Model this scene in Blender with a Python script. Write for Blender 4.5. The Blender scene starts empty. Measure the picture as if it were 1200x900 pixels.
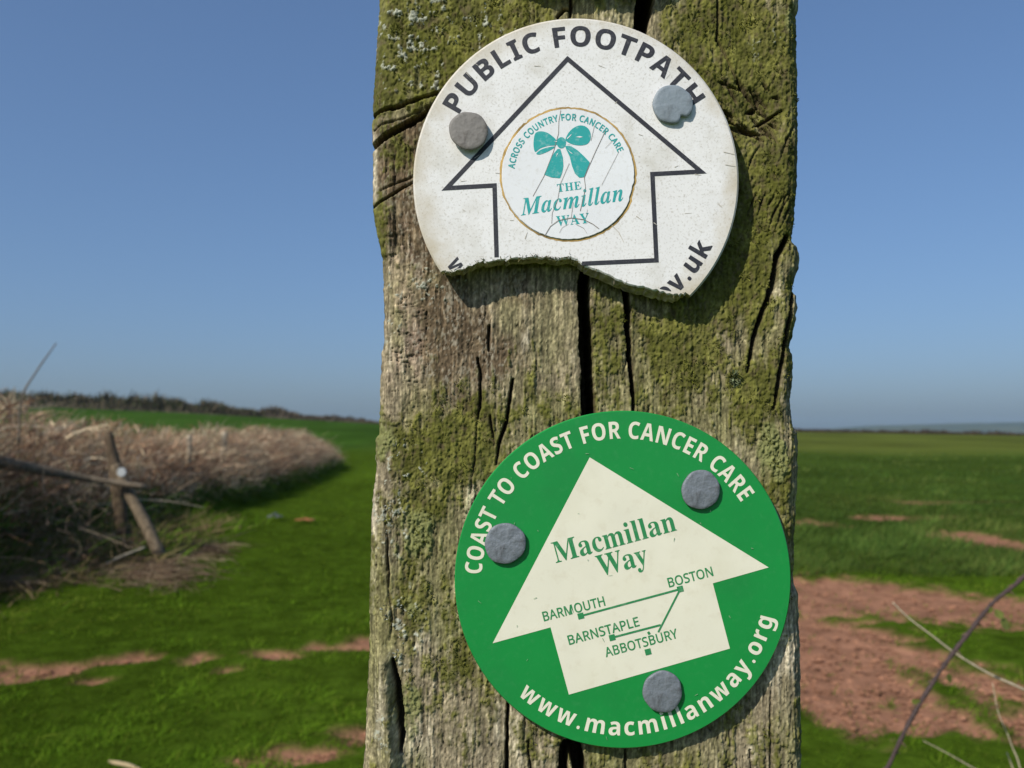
import bpy, bmesh, math, os
import numpy as np
from mathutils import Vector

scene = bpy.context.scene
R = math.radians

# ------------------------------------------------------------------ camera
F = 1039.0                    # focal length in pixels of the 1200x900 photograph
CAM_H = 1.20                  # eye height above the field
PITCH = math.atan(55.0 / F)   # horizon sits a little below the middle
D = 0.212                     # distance to the front face of the post
cam = bpy.data.cameras.new("camera")
cam.sensor_width = 36.0
cam.lens = 36.0 * F / 1200.0
cam.clip_start = 0.01
cam.clip_end = 20000.0
cam.dof.use_dof = True
cam.dof.focus_distance = D - 0.003
cam.dof.aperture_fstop = 30.0
cam_ob = bpy.data.objects.new("camera", cam)
cam_ob.location = (0, 0, CAM_H)
cam_ob.rotation_euler = (R(90) + PITCH, 0, 0)
scene.collection.objects.link(cam_ob)
scene.camera = cam_ob

# ------------------------------------------------------------------ light
SUN_TRAVEL = Vector((0.78, 0.90, -0.96)).normalized()
SUN_EL = math.asin(-SUN_TRAVEL.z)
SUN_AZ = math.atan2(-SUN_TRAVEL.x, -SUN_TRAVEL.y)
world = bpy.data.worlds.new("World")
scene.world = world
world.use_nodes = True
wn = world.node_tree.nodes
wl = world.node_tree.links
sky = wn.new("ShaderNodeTexSky")
sky.sky_type = 'NISHITA'
sky.sun_disc = False
sky.sun_elevation = SUN_EL
sky.sun_rotation = SUN_AZ
sky.altitude = 50
sky.air_density = 1.0
sky.dust_density = 2.0
sky.ozone_density = 10.0
sky_g = wn.new('ShaderNodeGamma')
sky_g.inputs[1].default_value = 0.70
sky_t = wn.new('ShaderNodeVectorMath')
sky_t.operation = 'MULTIPLY'
sky_t.inputs[1].default_value = (1.0, 1.08, 1.2)
wl.new(sky.outputs[0], sky_g.inputs[0])
wl.new(sky_g.outputs[0], sky_t.inputs[0])
wl.new(sky_t.outputs[0], wn['Background'].inputs[0])
wn['Background'].inputs[1].default_value = 0.15
sun = bpy.data.lights.new("sun", 'SUN')
sun.energy = 4.3
sun.angle = R(0.53)
sun.color = (1.0, 0.95, 0.86)
sun_ob = bpy.data.objects.new("sun", sun)
sun_ob.rotation_euler = SUN_TRAVEL.to_track_quat('-Z', 'Y').to_euler()
sun_ob.location = (-3, -3, 6)
scene.collection.objects.link(sun_ob)
scene.view_settings.view_transform = 'Standard'
scene.view_settings.look = 'None'
scene.view_settings.gamma = 1.0
scene.view_settings.exposure = 0.0
scene.view_settings.use_curve_mapping = False
scene.cycles.volume_bounces = 1
scene.cycles.max_bounces = 8

rng = np.random.default_rng(7)
SIN, COS = math.sin(PITCH), math.cos(PITCH)


def P(px, py, Y=D):
    """point of the upright plane at distance Y that the photograph shows at px, py"""
    px = np.asarray(px, float); py = np.asarray(py, float)
    dy = F * COS - (450 - py) * SIN
    dz = F * SIN + (450 - py) * COS
    t = Y / dy
    return (px - 600) * t, dz * t + CAM_H


def to_px(x, z, Y=D):
    zz = z - CAM_H
    depth = Y * COS + zz * SIN
    up = -Y * SIN + zz * COS
    return 600 + F * x / depth, 450 - F * up / depth


def G(px, py):
    """point of the flat field near the post"""
    dy = F * COS - (450 - py) * SIN
    dz = F * SIN + (450 - py) * COS
    t = -CAM_H / dz
    return (px - 600) * t, dy * t


# ------------------------------------------------------------------ noise
def _hash(ix, iy, seed):
    ix = ix.astype(np.int64); iy = iy.astype(np.int64)
    h = (ix * 374761393 + iy * 668265263 + seed * 1442695041) & 0xffffffff
    h = ((h ^ (h >> 13)) * 1274126177) & 0xffffffff
    h = ((h ^ (h >> 16)) * 2246822519) & 0xffffffff
    return ((h ^ (h >> 15)) & 0xffffff) / float(0xffffff)


def noise(x, y, seed=0):
    ix = np.floor(x); iy = np.floor(y)
    fx = x - ix; fy = y - iy
    fx = fx * fx * (3 - 2 * fx); fy = fy * fy * (3 - 2 * fy)
    a = _hash(ix, iy, seed); b = _hash(ix + 1, iy, seed)
    c = _hash(ix, iy + 1, seed); d = _hash(ix + 1, iy + 1, seed)
    return (a * (1 - fx) + b * fx) * (1 - fy) + (c * (1 - fx) + d * fx) * fy


def fbm(x, y, seed=0, octaves=4, gain=0.5):
    t = 0; amp = 1; s = 0
    for o in range(octaves):
        t = t + amp * noise(x * 2 ** o + 17.3 * o, y * 2 ** o + 9.1 * o, seed + o)
        s += amp; amp *= gain
    return t / s


def worley(x, y, seed=0):
    """distance to the nearest and second nearest scattered point"""
    ix = np.floor(x); iy = np.floor(y)
    f1 = np.full(x.shape, 9.0); f2 = np.full(x.shape, 9.0)
    for dx in (-1, 0, 1):
        for dy in (-1, 0, 1):
            cx = ix + dx; cy = iy + dy
            d = np.hypot(cx + _hash(cx, cy, seed) - x, cy + _hash(cx, cy, seed + 5) - y)
            f2 = np.minimum(f2, np.maximum(f1, d))
            f1 = np.minimum(f1, d)
    return f1, f2


def smooth(a, b, x):
    t = np.clip((x - a) / (b - a), 0, 1)
    return t * t * (3 - 2 * t)


# ------------------------------------------------------------------ materials
def material(name, base=(0.5, 0.5, 0.5), rough=0.8, metallic=0.0, attr=False, var=0.0, scale=50.0,
             stretch=(1, 1, 1), bump=0.0, bump_scale=None, spec=0.3, translucent=0.0):
    m = bpy.data.materials.new(name)
    m.use_nodes = True
    nt = m.node_tree; N = nt.nodes; L = nt.links
    b = N['Principled BSDF']
    b.inputs['Roughness'].default_value = rough
    b.inputs['Metallic'].default_value = metallic
    b.inputs['Specular IOR Level'].default_value = spec
    if attr:
        a = N.new('ShaderNodeAttribute'); a.attribute_name = 'tint'
        col = a.outputs['Color']
    else:
        c = N.new('ShaderNodeRGB'); c.outputs[0].default_value = (*base, 1)
        col = c.outputs[0]
    tc = N.new('ShaderNodeTexCoord')
    mp = N.new('ShaderNodeMapping'); mp.inputs['Scale'].default_value = stretch
    L.new(tc.outputs['Object'], mp.inputs[0])
    if var > 0:
        n = N.new('ShaderNodeTexNoise'); n.inputs['Scale'].default_value = scale
        n.inputs['Detail'].default_value = 6
        L.new(mp.outputs[0], n.inputs['Vector'])
        r = N.new('ShaderNodeMapRange')
        r.inputs['From Min'].default_value = 0.3; r.inputs['From Max'].default_value = 0.7
        r.inputs['To Min'].default_value = 1 - var; r.inputs['To Max'].default_value = 1 + var
        L.new(n.outputs[0], r.inputs[0])
        mul = N.new('ShaderNodeVectorMath'); mul.operation = 'SCALE'
        L.new(col, mul.inputs[0]); L.new(r.outputs[0], mul.inputs['Scale'])
        col = mul.outputs[0]
    L.new(col, b.inputs['Base Color'])
    if bump > 0:
        n = N.new('ShaderNodeTexNoise'); n.inputs['Scale'].default_value = bump_scale or scale
        n.inputs['Detail'].default_value = 8
        L.new(mp.outputs[0], n.inputs['Vector'])
        bp = N.new('ShaderNodeBump'); bp.inputs['Strength'].default_value = 1.0
        bp.inputs['Distance'].default_value = bump
        L.new(n.outputs[0], bp.inputs['Height']); L.new(bp.outputs[0], b.inputs['Normal'])
    if translucent > 0:
        tr = N.new('ShaderNodeBsdfTranslucent'); L.new(col, tr.inputs[0])
        mx = N.new('ShaderNodeMixShader'); mx.inputs[0].default_value = translucent
        L.new(b.outputs[0], mx.inputs[1]); L.new(tr.outputs[0], mx.inputs[2])
        L.new(mx.outputs[0], N['Material Output'].inputs[0])
    return m


def spotted(name, base, spot, amount, scale, rough, second=None, second_amount=0.0, second_scale=120, spec=0.4,
            bump=0.0, bump_scale=2000):
    """plain colour with dirt specks (first) and soft stains (second)"""
    m = material(name, base, rough, var=0.035, scale=90, bump=bump, bump_scale=bump_scale, spec=spec)
    nt = m.node_tree; N = nt.nodes; L = nt.links
    b = N['Principled BSDF']
    col = b.inputs['Base Color'].links[0].from_socket
    tc = N.new('ShaderNodeTexCoord')

    def layer(col, colour, sc, lo, hi, stretch, strength):
        mp = N.new('ShaderNodeMapping'); mp.inputs['Scale'].default_value = stretch
        L.new(tc.outputs['Object'], mp.inputs[0])
        n = N.new('ShaderNodeTexNoise'); n.inputs['Scale'].default_value = sc; n.inputs['Detail'].default_value = 5
        n.inputs['Roughness'].default_value = 0.65
        L.new(mp.outputs[0], n.inputs['Vector'])
        r = N.new('ShaderNodeMapRange')
        r.inputs['From Min'].default_value = lo; r.inputs['From Max'].default_value = hi
        r.inputs['To Max'].default_value = strength
        L.new(n.outputs[0], r.inputs[0])
        mix = N.new('ShaderNodeMix'); mix.data_type = 'RGBA'
        L.new(r.outputs[0], mix.inputs['Factor'])
        L.new(col, mix.inputs[6]); mix.inputs[7].default_value = (*colour, 1)
        return mix.outputs[2]
    if second:
        col = layer(col, second, second_scale, 0.5, 0.75, (1, 1, 1), second_amount)
    if spot:
        col = layer(col, spot, scale, 0.53, 0.70, (1, 1, 1), amount)
    L.new(col, b.inputs['Base Color'])
    return m


def tag(o, label=None, cat=None, group=None, kind=None):
    if label: o['label'] = label
    if cat: o['category'] = cat
    if group: o['group'] = group
    if kind: o['kind'] = kind
    return o


def link(name, me, mat, parent=None):
    o = bpy.data.objects.new(name, me)
    scene.collection.objects.link(o)
    if mat: me.materials.append(mat)
    if parent: o.parent = parent
    return o


def empty(name, loc=(0, 0, 0)):
    o = bpy.data.objects.new(name, None)
    o.empty_display_size = 0.02
    o.location = loc
    scene.collection.objects.link(o)
    bpy.context.view_layer.update()
    return o


def grid_mesh(name, verts, faces, colors=None, smooth_shade=True):
    """mesh from numpy arrays; faces is (n,3) or (n,4)"""
    verts = np.asarray(verts, np.float32); faces = np.asarray(faces, np.int32)
    me = bpy.data.meshes.new(name)
    nf, k = faces.shape
    me.vertices.add(len(verts)); me.vertices.foreach_set('co', verts.ravel())
    me.loops.add(nf * k); me.loops.foreach_set('vertex_index', faces.ravel())
    me.polygons.add(nf)
    me.polygons.foreach_set('loop_start', np.arange(0, nf * k, k, dtype=np.int32))
    me.polygons.foreach_set('loop_total', np.full(nf, k, np.int32))
    me.polygons.foreach_set('use_smooth', np.full(nf, smooth_shade, bool))
    me.update(calc_edges=True)
    if colors is not None:
        a = me.color_attributes.new('tint', 'FLOAT_COLOR', 'POINT')
        c = np.ones((len(verts), 4), np.float32); c[:, :3] = colors
        a.data.foreach_set('color', c.ravel())
    return me


def py_mesh(name, verts, faces, smooth_shade=False):
    me = bpy.data.meshes.new(name)
    me.from_pydata([tuple(map(float, v)) for v in verts], [], faces)
    me.polygons.foreach_set('use_smooth', [smooth_shade] * len(me.polygons))
    me.update()
    return me


def tube(path, radii, sides=8, jitter=0.0):
    """tapered round bar along a path -> verts, faces"""
    path = [Vector(p) for p in path]
    V = []; Fc = []
    for i, p in enumerate(path):
        d = (path[min(i + 1, len(path) - 1)] - path[max(i - 1, 0)]).normalized()
        a = d.cross(Vector((0.3, 0.2, 0.93)))
        if a.length < 0.05: a = d.cross(Vector((1, 0, 0)))
        a.normalize(); b = d.cross(a)
        for k in range(sides):
            t = 2 * math.pi * k / sides
            r = radii[i] * (1 + jitter * (rng.random() - 0.5))
            V.append(p + a * (r * math.cos(t)) + b * (r * math.sin(t)))
    n = len(path)
    for i in range(n - 1):
        for k in range(sides):
            k2 = (k + 1) % sides
            Fc.append((i * sides + k, i * sides + k2, (i + 1) * sides + k2, (i + 1) * sides + k))
    Fc.append(tuple(range(sides - 1, -1, -1)))
    Fc.append(tuple((n - 1) * sides + k for k in range(sides)))
    return V, Fc


def spline(pts, per=6):
    pts = np.asarray(pts, float)
    ext = np.vstack([2 * pts[0] - pts[1], pts, 2 * pts[-1] - pts[-2]])
    out = []
    for i in range(len(pts) - 1):
        p0, p1, p2, p3 = ext[i:i + 4]
        for t in np.linspace(0, 1, per, endpoint=False):
            out.append(0.5 * ((2 * p1) + (-p0 + p2) * t + (2 * p0 - 5 * p1 + 4 * p2 - p3) * t ** 2
                              + (-p0 + 3 * p1 - 3 * p2 + p3) * t ** 3))
    out.append(pts[-1])
    return np.array(out)


def ribbons(base, direc, length, width, bend, segs, colors, name, mat, parent=None, tip=0.15, shade_tip=1.0, side=None):
    """many thin blades or stems in one mesh"""
    n = len(base)
    direc = direc / np.linalg.norm(direc, axis=1, keepdims=True)
    if side is None:
        ang = rng.uniform(0, 2 * math.pi, n)
        side = np.stack([np.cos(ang), np.sin(ang), rng.normal(0, 0.25, n)], 1)
    side = side - direc * np.sum(side * direc, 1, keepdims=True)
    side /= np.linalg.norm(side, axis=1, keepdims=True) + 1e-9
    V = np.zeros((n, segs + 1, 2, 3), np.float32)
    C = np.zeros((n, segs + 1, 2, 3), np.float32)
    for s in range(segs + 1):
        t = s / segs
        c = base + direc * (length * t)[:, None] + bend * (length * t * t)[:, None]
        w = width * (1 - (1 - tip) * t) * 0.5
        V[:, s, 0] = c - side * w[:, None]; V[:, s, 1] = c + side * w[:, None]
        C[:, s] = (colors * (1 + (shade_tip - 1) * t))[:, None, :]
    idx = np.arange(n * (segs + 1) * 2).reshape(n, segs + 1, 2)
    Q = np.stack([idx[:, :-1, 0], idx[:, :-1, 1], idx[:, 1:, 1], idx[:, 1:, 0]], -1).reshape(-1, 4)
    me = grid_mesh(name, V.reshape(-1, 3), Q, C.reshape(-1, 3), False)
    return link(name, me, mat, parent)


# ================================================================== ground
SOIL_BLOBS = []      # (x, y, rx, ry, strength) on the field


def soil_px(px, py, rx, ry, s=1.0):
    x, y = G(px, py)
    x2, _ = G(px + rx, py)
    _, ya = G(px, py - ry); _, yb = G(px, py + ry)
    SOIL_BLOBS.append((x, (ya + yb) / 2, abs(x2 - x), abs(ya - yb) / 2, s))


for b in ((985, 705, 130, 32), (1080, 712, 130, 26), (1190, 716, 90, 22), (975, 755, 130, 45), (1010, 800, 125, 48), (970, 815, 80, 45),
          (1090, 770, 90, 35), (1085, 838, 95, 26), (1170, 808, 60, 32, 0.9), (1195, 846, 42, 24, 0.9), (990, 840, 60, 32, 0.8), (880, 740, 120, 60),
          (1150, 631, 44, 11), (1060, 607, 50, 3.5, 0.55), (1100, 589, 42, 2.5, 0.5), (1195, 600, 30, 3, 0.6),
          (960, 614, 22, 4, 0.5), (1185, 641, 40, 4, 0.7),
          (40, 787, 80, 10, .85), (150, 774, 40, 6, 0.75), (232, 772, 18, 6, 0.7), (330, 765, 45, 5, .85), (400, 757, 60, 7, .9), (270, 781, 16, 4, 0.7),
          (110, 798, 34, 5, 0.8), (470, 752, 60, 10), (345, 886, 48, 9, .9), (290, 893, 40, 6, 0.6), (420, 862, 30, 8, 0.7)):
    soil_px(*b)
GRASS_HOLES = [(*G(1155, 762), 0.40, 0.36)]


def soil_mask(x, y):
    n = fbm(x * 1.6, y * 1.6, 31, 4) - 0.5
    n2 = fbm(x * 9, y * 9, 37, 3) - 0.5
    v = np.full(np.shape(x), -2.0)
    for (cx, cy, rx, ry, s) in SOIL_BLOBS:
        d = np.hypot((x - cx) / rx, (y - cy) / ry)
        v = np.maximum(v, s * (1.25 - d))
    for (cx, cy, rx, ry) in GRASS_HOLES:
        d = np.hypot((x - cx) / rx, (y - cy) / ry)
        v = v - 1.1 * np.exp(-d * d)
    return smooth(0.05, 0.55, v + n * 1.0 + n2 * 1.3)


RIDGE_X = np.array([-400, -150, -86.6, -55, -23, 0, 25, 48, 68, 86, 120, 200, 400])
RIDGE_Z = np.array([8.5, 7.0, 5.55, 4.2, 2.4, 1.7, 1.25, 1.0, 0.65, 0.15, -0.6, -2.0, -3.0])


def terrain(x, y):
    r = np.interp(x, RIDGE_X, RIDGE_Z)
    up = smooth(22, 150, y)
    down = smooth(155, 420, y)
    z = r * up * (1 - down) - 9 * down
    z = z + (fbm(x * 0.9, y * 0.9, 3, 3) - 0.5) * 0.05 * smooth(2, 5, y + np.abs(x))
    z = z - 9 * smooth(150, 600, np.abs(x)) * smooth(400, 100, y) * (x > 0)
    bx = hedge_line(y)
    z = z + 0.30 * np.exp(-((x - bx + 0.9) / 0.9) ** 2) * smooth(33, 26, y) * smooth(-2, 3, y)
    return z


def hedge_line(y):
    """x of the foot of the hedge that runs away on the far side of the path"""
    return np.interp(y, [-5, 4, 7, 9, 15, 22, 30], [-4.6, -4.5, -4.4, -4.35, -4.5, -5.0, -5.75])


xs = np.unique(np.concatenate([-np.geomspace(7, 4200, 60), np.linspace(-7, 7, 280), np.geomspace(7, 4200, 60)]))
ys = np.unique(np.concatenate([-np.geomspace(3, 4200, 40), np.linspace(-3, 2, 30), np.linspace(2, 13, 230),
                               np.linspace(13, 45, 130), np.linspace(45, 200, 120), np.geomspace(200, 4200, 60)]))
GX, GY = np.meshgrid(xs, ys)
GZ = terrain(GX, GY)
sm = soil_mask(GX, GY)
near = smooth(60, 20, np.hypot(GX, GY))
fine = fbm(GX * 14, GY * 14, 51, 3)
GZ = GZ - 0.03 * sm * near + (fine - 0.5) * 0.03 * near * smooth(40, 12, GY)
grass_c = np.array([0.050, 0.086, 0.007]); crop_c = np.array([0.048, 0.080, 0.012])
far_c = np.array([0.092, 0.112, 0.022]); leftfield_c = np.array([0.036, 0.080, 0.010])
soil_c = np.array([0.285, 0.142, 0.084])
patch = fbm(GX * 0.35, GY * 0.12, 61, 4)[..., None]
band = smooth(38, 52, GY + 12 * (fbm(GX * 0.1, GY * 0.1, 5, 3) - 0.5) + GX * 0.03)[..., None]
to_crop = (smooth(7.2, 9, GY) * smooth(-.3, .6, GX + .0 * GY))[..., None]
col = grass_c * (1 - to_crop) + crop_c * to_crop
left = smooth(4, -12, GX - (GY - 60) * 0.0)[..., None]
col = col * (1 - band) + (far_c * (1 - left) + leftfield_c * left) * band
col = col * (0.55 + 0.9 * patch) * (0.6 + 0.8 * fbm(GX * 7, GY * 5, 63, 3)[..., None])
tram = (np.abs(((GX + 0.25 * GY) * 0.09) % 1 - 0.5) < 0.03)[..., None] * band * left
col = col * (1 - 0.15 * tram)
soil_var = (0.8 + 0.4 * fbm(GX * 5, GY * 5, 71, 4))[..., None]
col = col * (1 - sm[..., None]) + soil_c * soil_var * sm[..., None]
ny, nx = GX.shape
idx = np.arange(nx * ny).reshape(ny, nx)
quads = np.stack([idx[:-1, :-1], idx[:-1, 1:], idx[1:, 1:], idx[1:, :-1]], -1).reshape(-1, 4)
M_ground = material("field ground", attr=True, rough=0.95, var=0.28, scale=9, bump=0.012, bump_scale=30, spec=0.0)
ground = link("ground", grid_mesh("ground", np.stack([GX, GY, GZ], -1).reshape(-1, 3), quads, col.reshape(-1, 3)), M_ground)
tag(ground, kind='structure')

# far hills beyond the crest
hx = np.linspace(-3200, 3600, 180); hv = np.linspace(0, 1, 14)
HX, HV = np.meshgrid(hx, hv)
prof = np.interp(HX, [-3200, -2000, -600, 300, 900, 1150, 1400, 1700, 2100, 2600, 3600], [10, -4, -14, -14, -12, 2, 22, 30, 38, 34, 42])
prof = prof + 5 * (fbm(HX * 0.004, HX * 0 + 3, 5, 4) - 0.5)
HY = 2700 + 700 * HV + 60 * fbm(HX * 0.01, HV * 3, 8, 3)
HZ = -14 + (prof + 14) * np.sin(HV * math.pi * 0.5) + 2 * (fbm(HX * 0.02, HV * 7, 12, 3) - 0.5)
w1, _ = worley(HX * 0.006, HV * 5, 3)
hcol = np.where((w1 > 0.42)[..., None], np.array([0.035, 0.050, 0.025]), np.array([0.07, 0.08, 0.035]))
i2 = np.arange(HX.size).reshape(HX.shape)
hq = np.stack([i2[:-1, :-1], i2[:-1, 1:], i2[1:, 1:], i2[1:, :-1]], -1).reshape(-1, 4)
hills = link("hills", grid_mesh("hills", np.stack([HX, HY, HZ], -1).reshape(-1, 3), hq, hcol.reshape(-1, 3)),
             material("hill fields", attr=True, rough=1, spec=0.0))
tag(hills, kind='structure')

# ================================================================== hedges
M_stem = material("dry stems", attr=True, rough=0.85, spec=0.05, translucent=0.42)
M_leaf = material("green leaves", attr=True, rough=0.6, spec=0.25, translucent=0.3)
M_twig = material("far hedge twigs", attr=True, rough=0.9, spec=0.05)


def far_hedge(name, label, xs_, ys_, heights, thick, n, palette):
    """long thin hedge on the crest: twiggy clumps over a solid core"""
    root = empty(name, (float(xs_[0]), float(ys_[0]), float(terrain(np.array(xs_[0]), np.array(ys_[0])))))
    tag(root, label, 'hedge')
    t = rng.random(n)
    k = np.linspace(0, 1, len(xs_))
    bx = np.interp(t, k, xs_); by = np.interp(t, k, ys_)
    hh = np.interp(t, k, heights) * (0.45 + 0.95 * fbm(t * 60, t * 0 + 2, 77, 4))
    bx = bx + rng.normal(0, thick, n); by = by + rng.normal(0, thick, n)
    z0 = terrain(bx, by)
    up = rng.random(n) ** 0.8
    base = np.stack([bx, by, z0 + hh * up * 0.75 - 0.05], 1) - np.array(root.location)
    direc = np.stack([rng.normal(0, .6, n), rng.normal(0, .6, n), np.full(n, 1.0)], 1)
    pal = np.array(palette)
    c = pal[rng.integers(0, len(pal), n)] * rng.uniform(0.7, 1.3, n)[:, None]
    o = ribbons(base, direc, hh * rng.uniform(0.25, 0.5, n), np.full(n, 0.16) * rng.uniform(0.5, 1.5, n), direc * 0 + rng.normal(0, .2, (n, 3)),
                2, c, 'twigs', M_twig, root, tip=0.3)
    tag(o, kind='stuff')
    m = 160
    tt = np.linspace(0, 1, m)
    cx = np.interp(tt, k, xs_); cy = np.interp(tt, k, ys_)
    ch = np.interp(tt, k, heights) * (0.45 + 0.95 * fbm(tt * 60, tt * 0 + 2, 77, 4)) * 0.75
    V = []; 
    for s in range(7):
        a = math.pi * s / 6
        V.append(np.stack([cx + 0 * cx, cy - math.cos(a) * thick * 1.3, terrain(cx, cy) - 0.15 + math.sin(a) * (ch + 0.1)], 1))
    V = np.array(V) - np.array(root.location)
    ii = np.arange(7 * m).reshape(7, m)
    q = np.stack([ii[:-1, :-1], ii[:-1, 1:], ii[1:, 1:], ii[1:, :-1]], -1).reshape(-1, 4)
    link('core', grid_mesh('core', V.reshape(-1, 3), q), material('hedge core', palette[0], 1.0, var=0.4, scale=2, spec=0), root)
    return root


far_hedge('hedge', 'low bare brown hedge along the hilltop behind the green sloping field',
          [-110, -86, -66, -52, -42], [150, 150, 150, 150, 150], [3.0, 3.0, 2.8, 2.3, 0.9], 0.5, 12000,
          [(0.085, 0.072, 0.048), (0.15, 0.115, 0.075), (0.075, 0.085, 0.035)])
far_hedge('hedge', 'straggling bushes along the hilltop where its hedge thins out',
          [-45, -40, -34, -29, -23, -14, -5], [150, 150, 150, 150, 150, 150, 150], [0.9, 2.0, 1.0, 1.2, 0.5, 0.8, 0.3], 0.4, 5000,
          [(0.09, 0.075, 0.055), (0.14, 0.11, 0.075)])
far_hedge('hedge', 'thin dark hedge on the crest of the pale green field before the blue hills',
          [40, 52, 64, 76, 95], [150, 150, 149, 148, 147], [0.35, 0.75, 0.7, 0.85, 0.8], 0.3, 5000,
          [(0.05, 0.04, 0.028), (0.08, 0.055, 0.035)])

# --- the dry hedge beside the path
HEDGE_Y0, HEDGE_Y1 = 3.6, 29.5
hedge = empty('hedge', (float(hedge_line(HEDGE_Y0)), HEDGE_Y0, 0))
tag(hedge, 'dry brown hedge of dead stems and brambles running along the grassy path', 'hedge')
HO = np.array(hedge.location)


def hedge_top(y):
    t = np.interp(y, [3, 7, 8.3, 11, 13.5, 16, 20, 25, 29.5], [1.42, 1.42, 1.33, 1.04, .90, 1.02, .98, .90, .66])
    return t + 0.42 * (fbm(y * 0.9, y * 0 + 4, 91, 4, .6) - 0.5)


# earth bank inside the hedge
by_ = np.linspace(HEDGE_Y0, HEDGE_Y1, 110); sa = np.linspace(0, 1, 15)
BY, BS = np.meshgrid(by_, sa)
bh = hedge_top(BY) * 0.50 * smooth(HEDGE_Y1 + 0.1, HEDGE_Y1 - 1.2, BY)
BXX = hedge_line(BY) - 0.25 - 1.1 * BS + 0.2 * (fbm(BY * 1.2, BS * 4, 14, 3) - 0.5)
BZ = terrain(BXX, BY) - 0.05 + bh * np.sin(BS * math.pi) ** 0.7 + 0.15 * (fbm(BY * 3, BS * 6, 15, 3) - 0.5) * np.sin(BS * math.pi)
bi = np.arange(BY.size).reshape(BY.shape)
bq = np.stack([bi[:-1, :-1], bi[:-1, 1:], bi[1:, 1:], bi[1:, :-1]], -1).reshape(-1, 4)
link('bank', grid_mesh('bank', np.stack([BXX, BY, BZ], -1).reshape(-1, 3) - HO, bq),
     material('hedge bank earth', (0.05, 0.045, 0.022), 1.0, var=0.5, scale=5, bump=0.03, bump_scale=14, spec=0.05), hedge)


def hedge_points(n, wmin=0.0, wmax=1.35):
    # denser close to the camera, where single stems can be told apart
    y = HEDGE_Y0 + (HEDGE_Y1 - HEDGE_Y0) * rng.random(n) ** 1.6
    s = rng.uniform(wmin, wmax, n)
    lump = 0.6 * (fbm(y * 0.85, y * 0 + 8, 95, 2) - 0.45) * np.clip(1 - s / 1.0, 0, 1)
    x = hedge_line(y) - s + lump
    return x, y, s


def hedge_stems(n, name, zlo, zhi, llo, lhi, wlo, whi, pal, lean, droop, seg=3):
    x, y, s = hedge_points(n)
    top = hedge_top(y)
    arch = np.sin(np.clip((s + .05) / 1.45, 0, 1) * math.pi) ** 0.55
    end = smooth(HEDGE_Y1 + 0.1, HEDGE_Y1 - 0.9, y)
    z = terrain(x, y) + top * arch * rng.uniform(zlo, zhi, n) * (0.5 + 0.5 * end)
    base = np.stack([x, y, z], 1) - HO
    side_dir = np.where(s < 0.6, 1.0, -0.6)
    d = np.stack([rng.normal(0.25, lean, n) * side_dir, rng.normal(0.1, lean, n), rng.uniform(0.35, 1.2, n)], 1)
    ln = rng.uniform(llo, lhi, n) * (0.55 + 0.45 * arch)
    # keep tips close to the clipped top
    room = np.maximum(terrain(x, y) + top * 1.06 - z, 0.12)
    ln = np.minimum(ln, room / np.maximum(d[:, 2] / np.linalg.norm(d, axis=1), 0.3))
    bend = np.stack([rng.normal(0.1, .25, n), rng.normal(0, .25, n), -np.abs(rng.normal(droop, .2, n))], 1)
    pal = np.array(pal)
    clump = (fbm(y * 1.3, s * 2 + 3, 44, 3) * len(pal) * 1.3 + rng.normal(0, .7, n)).astype(int) % len(pal)
    c = pal[clump] * rng.uniform(0.5, 1.45, n)[:, None] * (0.70 + 0.75 * fbm(y * 2.5, z * 4, 46, 3))[:, None]
    o = ribbons(base, d, ln, rng.uniform(wlo, whi, n), bend, seg, c, name, M_stem, hedge, tip=0.35)
    return tag(o, kind='stuff')


DRY = [(0.58, 0.39, 0.25), (0.66, 0.49, 0.33), (0.46, 0.29, 0.18), (0.30, 0.17, 0.10), (0.68, 0.55, 0.36), (0.54, 0.36, 0.24)]
hedge_stems(11000, 'dry_stems', 0.15, 0.85, 0.25, 0.75, 0.006, 0.014, DRY, 0.45, 0.35)
hedge_stems(22000, 'dead_leaves', 0.30, 0.95, 0.12, 0.36, 0.012, 0.030, DRY, 0.55, 0.45, 3)
hedge_stems(900, 'long_stems', 0.35, 0.9, 0.5, 1.1, 0.008, 0.016, [(0.50, 0.42, 0.30), (0.42, 0.30, 0.20), (0.56, 0.48, 0.36)], 0.7, 0.5, 5)
hedge_stems(1800, 'bramble_stems', 0.3, 0.9, 0.5, 1.0, 0.006, 0.010, [(0.10, 0.055, 0.045), (0.14, 0.09, 0.06)], 0.6, 0.75, 5)
n = 9000
x, y, s = hedge_points(n, -0.15, 0.5)
z = terrain(x, y) + rng.random(n) ** 1.3 * np.interp(y, [5, 7.5, 9, 14], [.62, .55, .35, .25])
o = ribbons(np.stack([x, y, z], 1) - HO, np.stack([rng.normal(.4, .5, n), rng.normal(-.1, .5, n), rng.uniform(.2, 1, n)], 1),
            rng.uniform(.08, .30, n), rng.uniform(.010, .03, n), np.stack([rng.normal(.1, .2, n), rng.normal(0, .2, n), rng.uniform(-.7, 0, n)], 1), 3,
            np.array([0.068, 0.130, 0.014]) * rng.uniform(.5, 1.6, (n, 1)), 'green_leaves', M_leaf, hedge, tip=0.1)
tag(o, kind='stuff')
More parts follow.
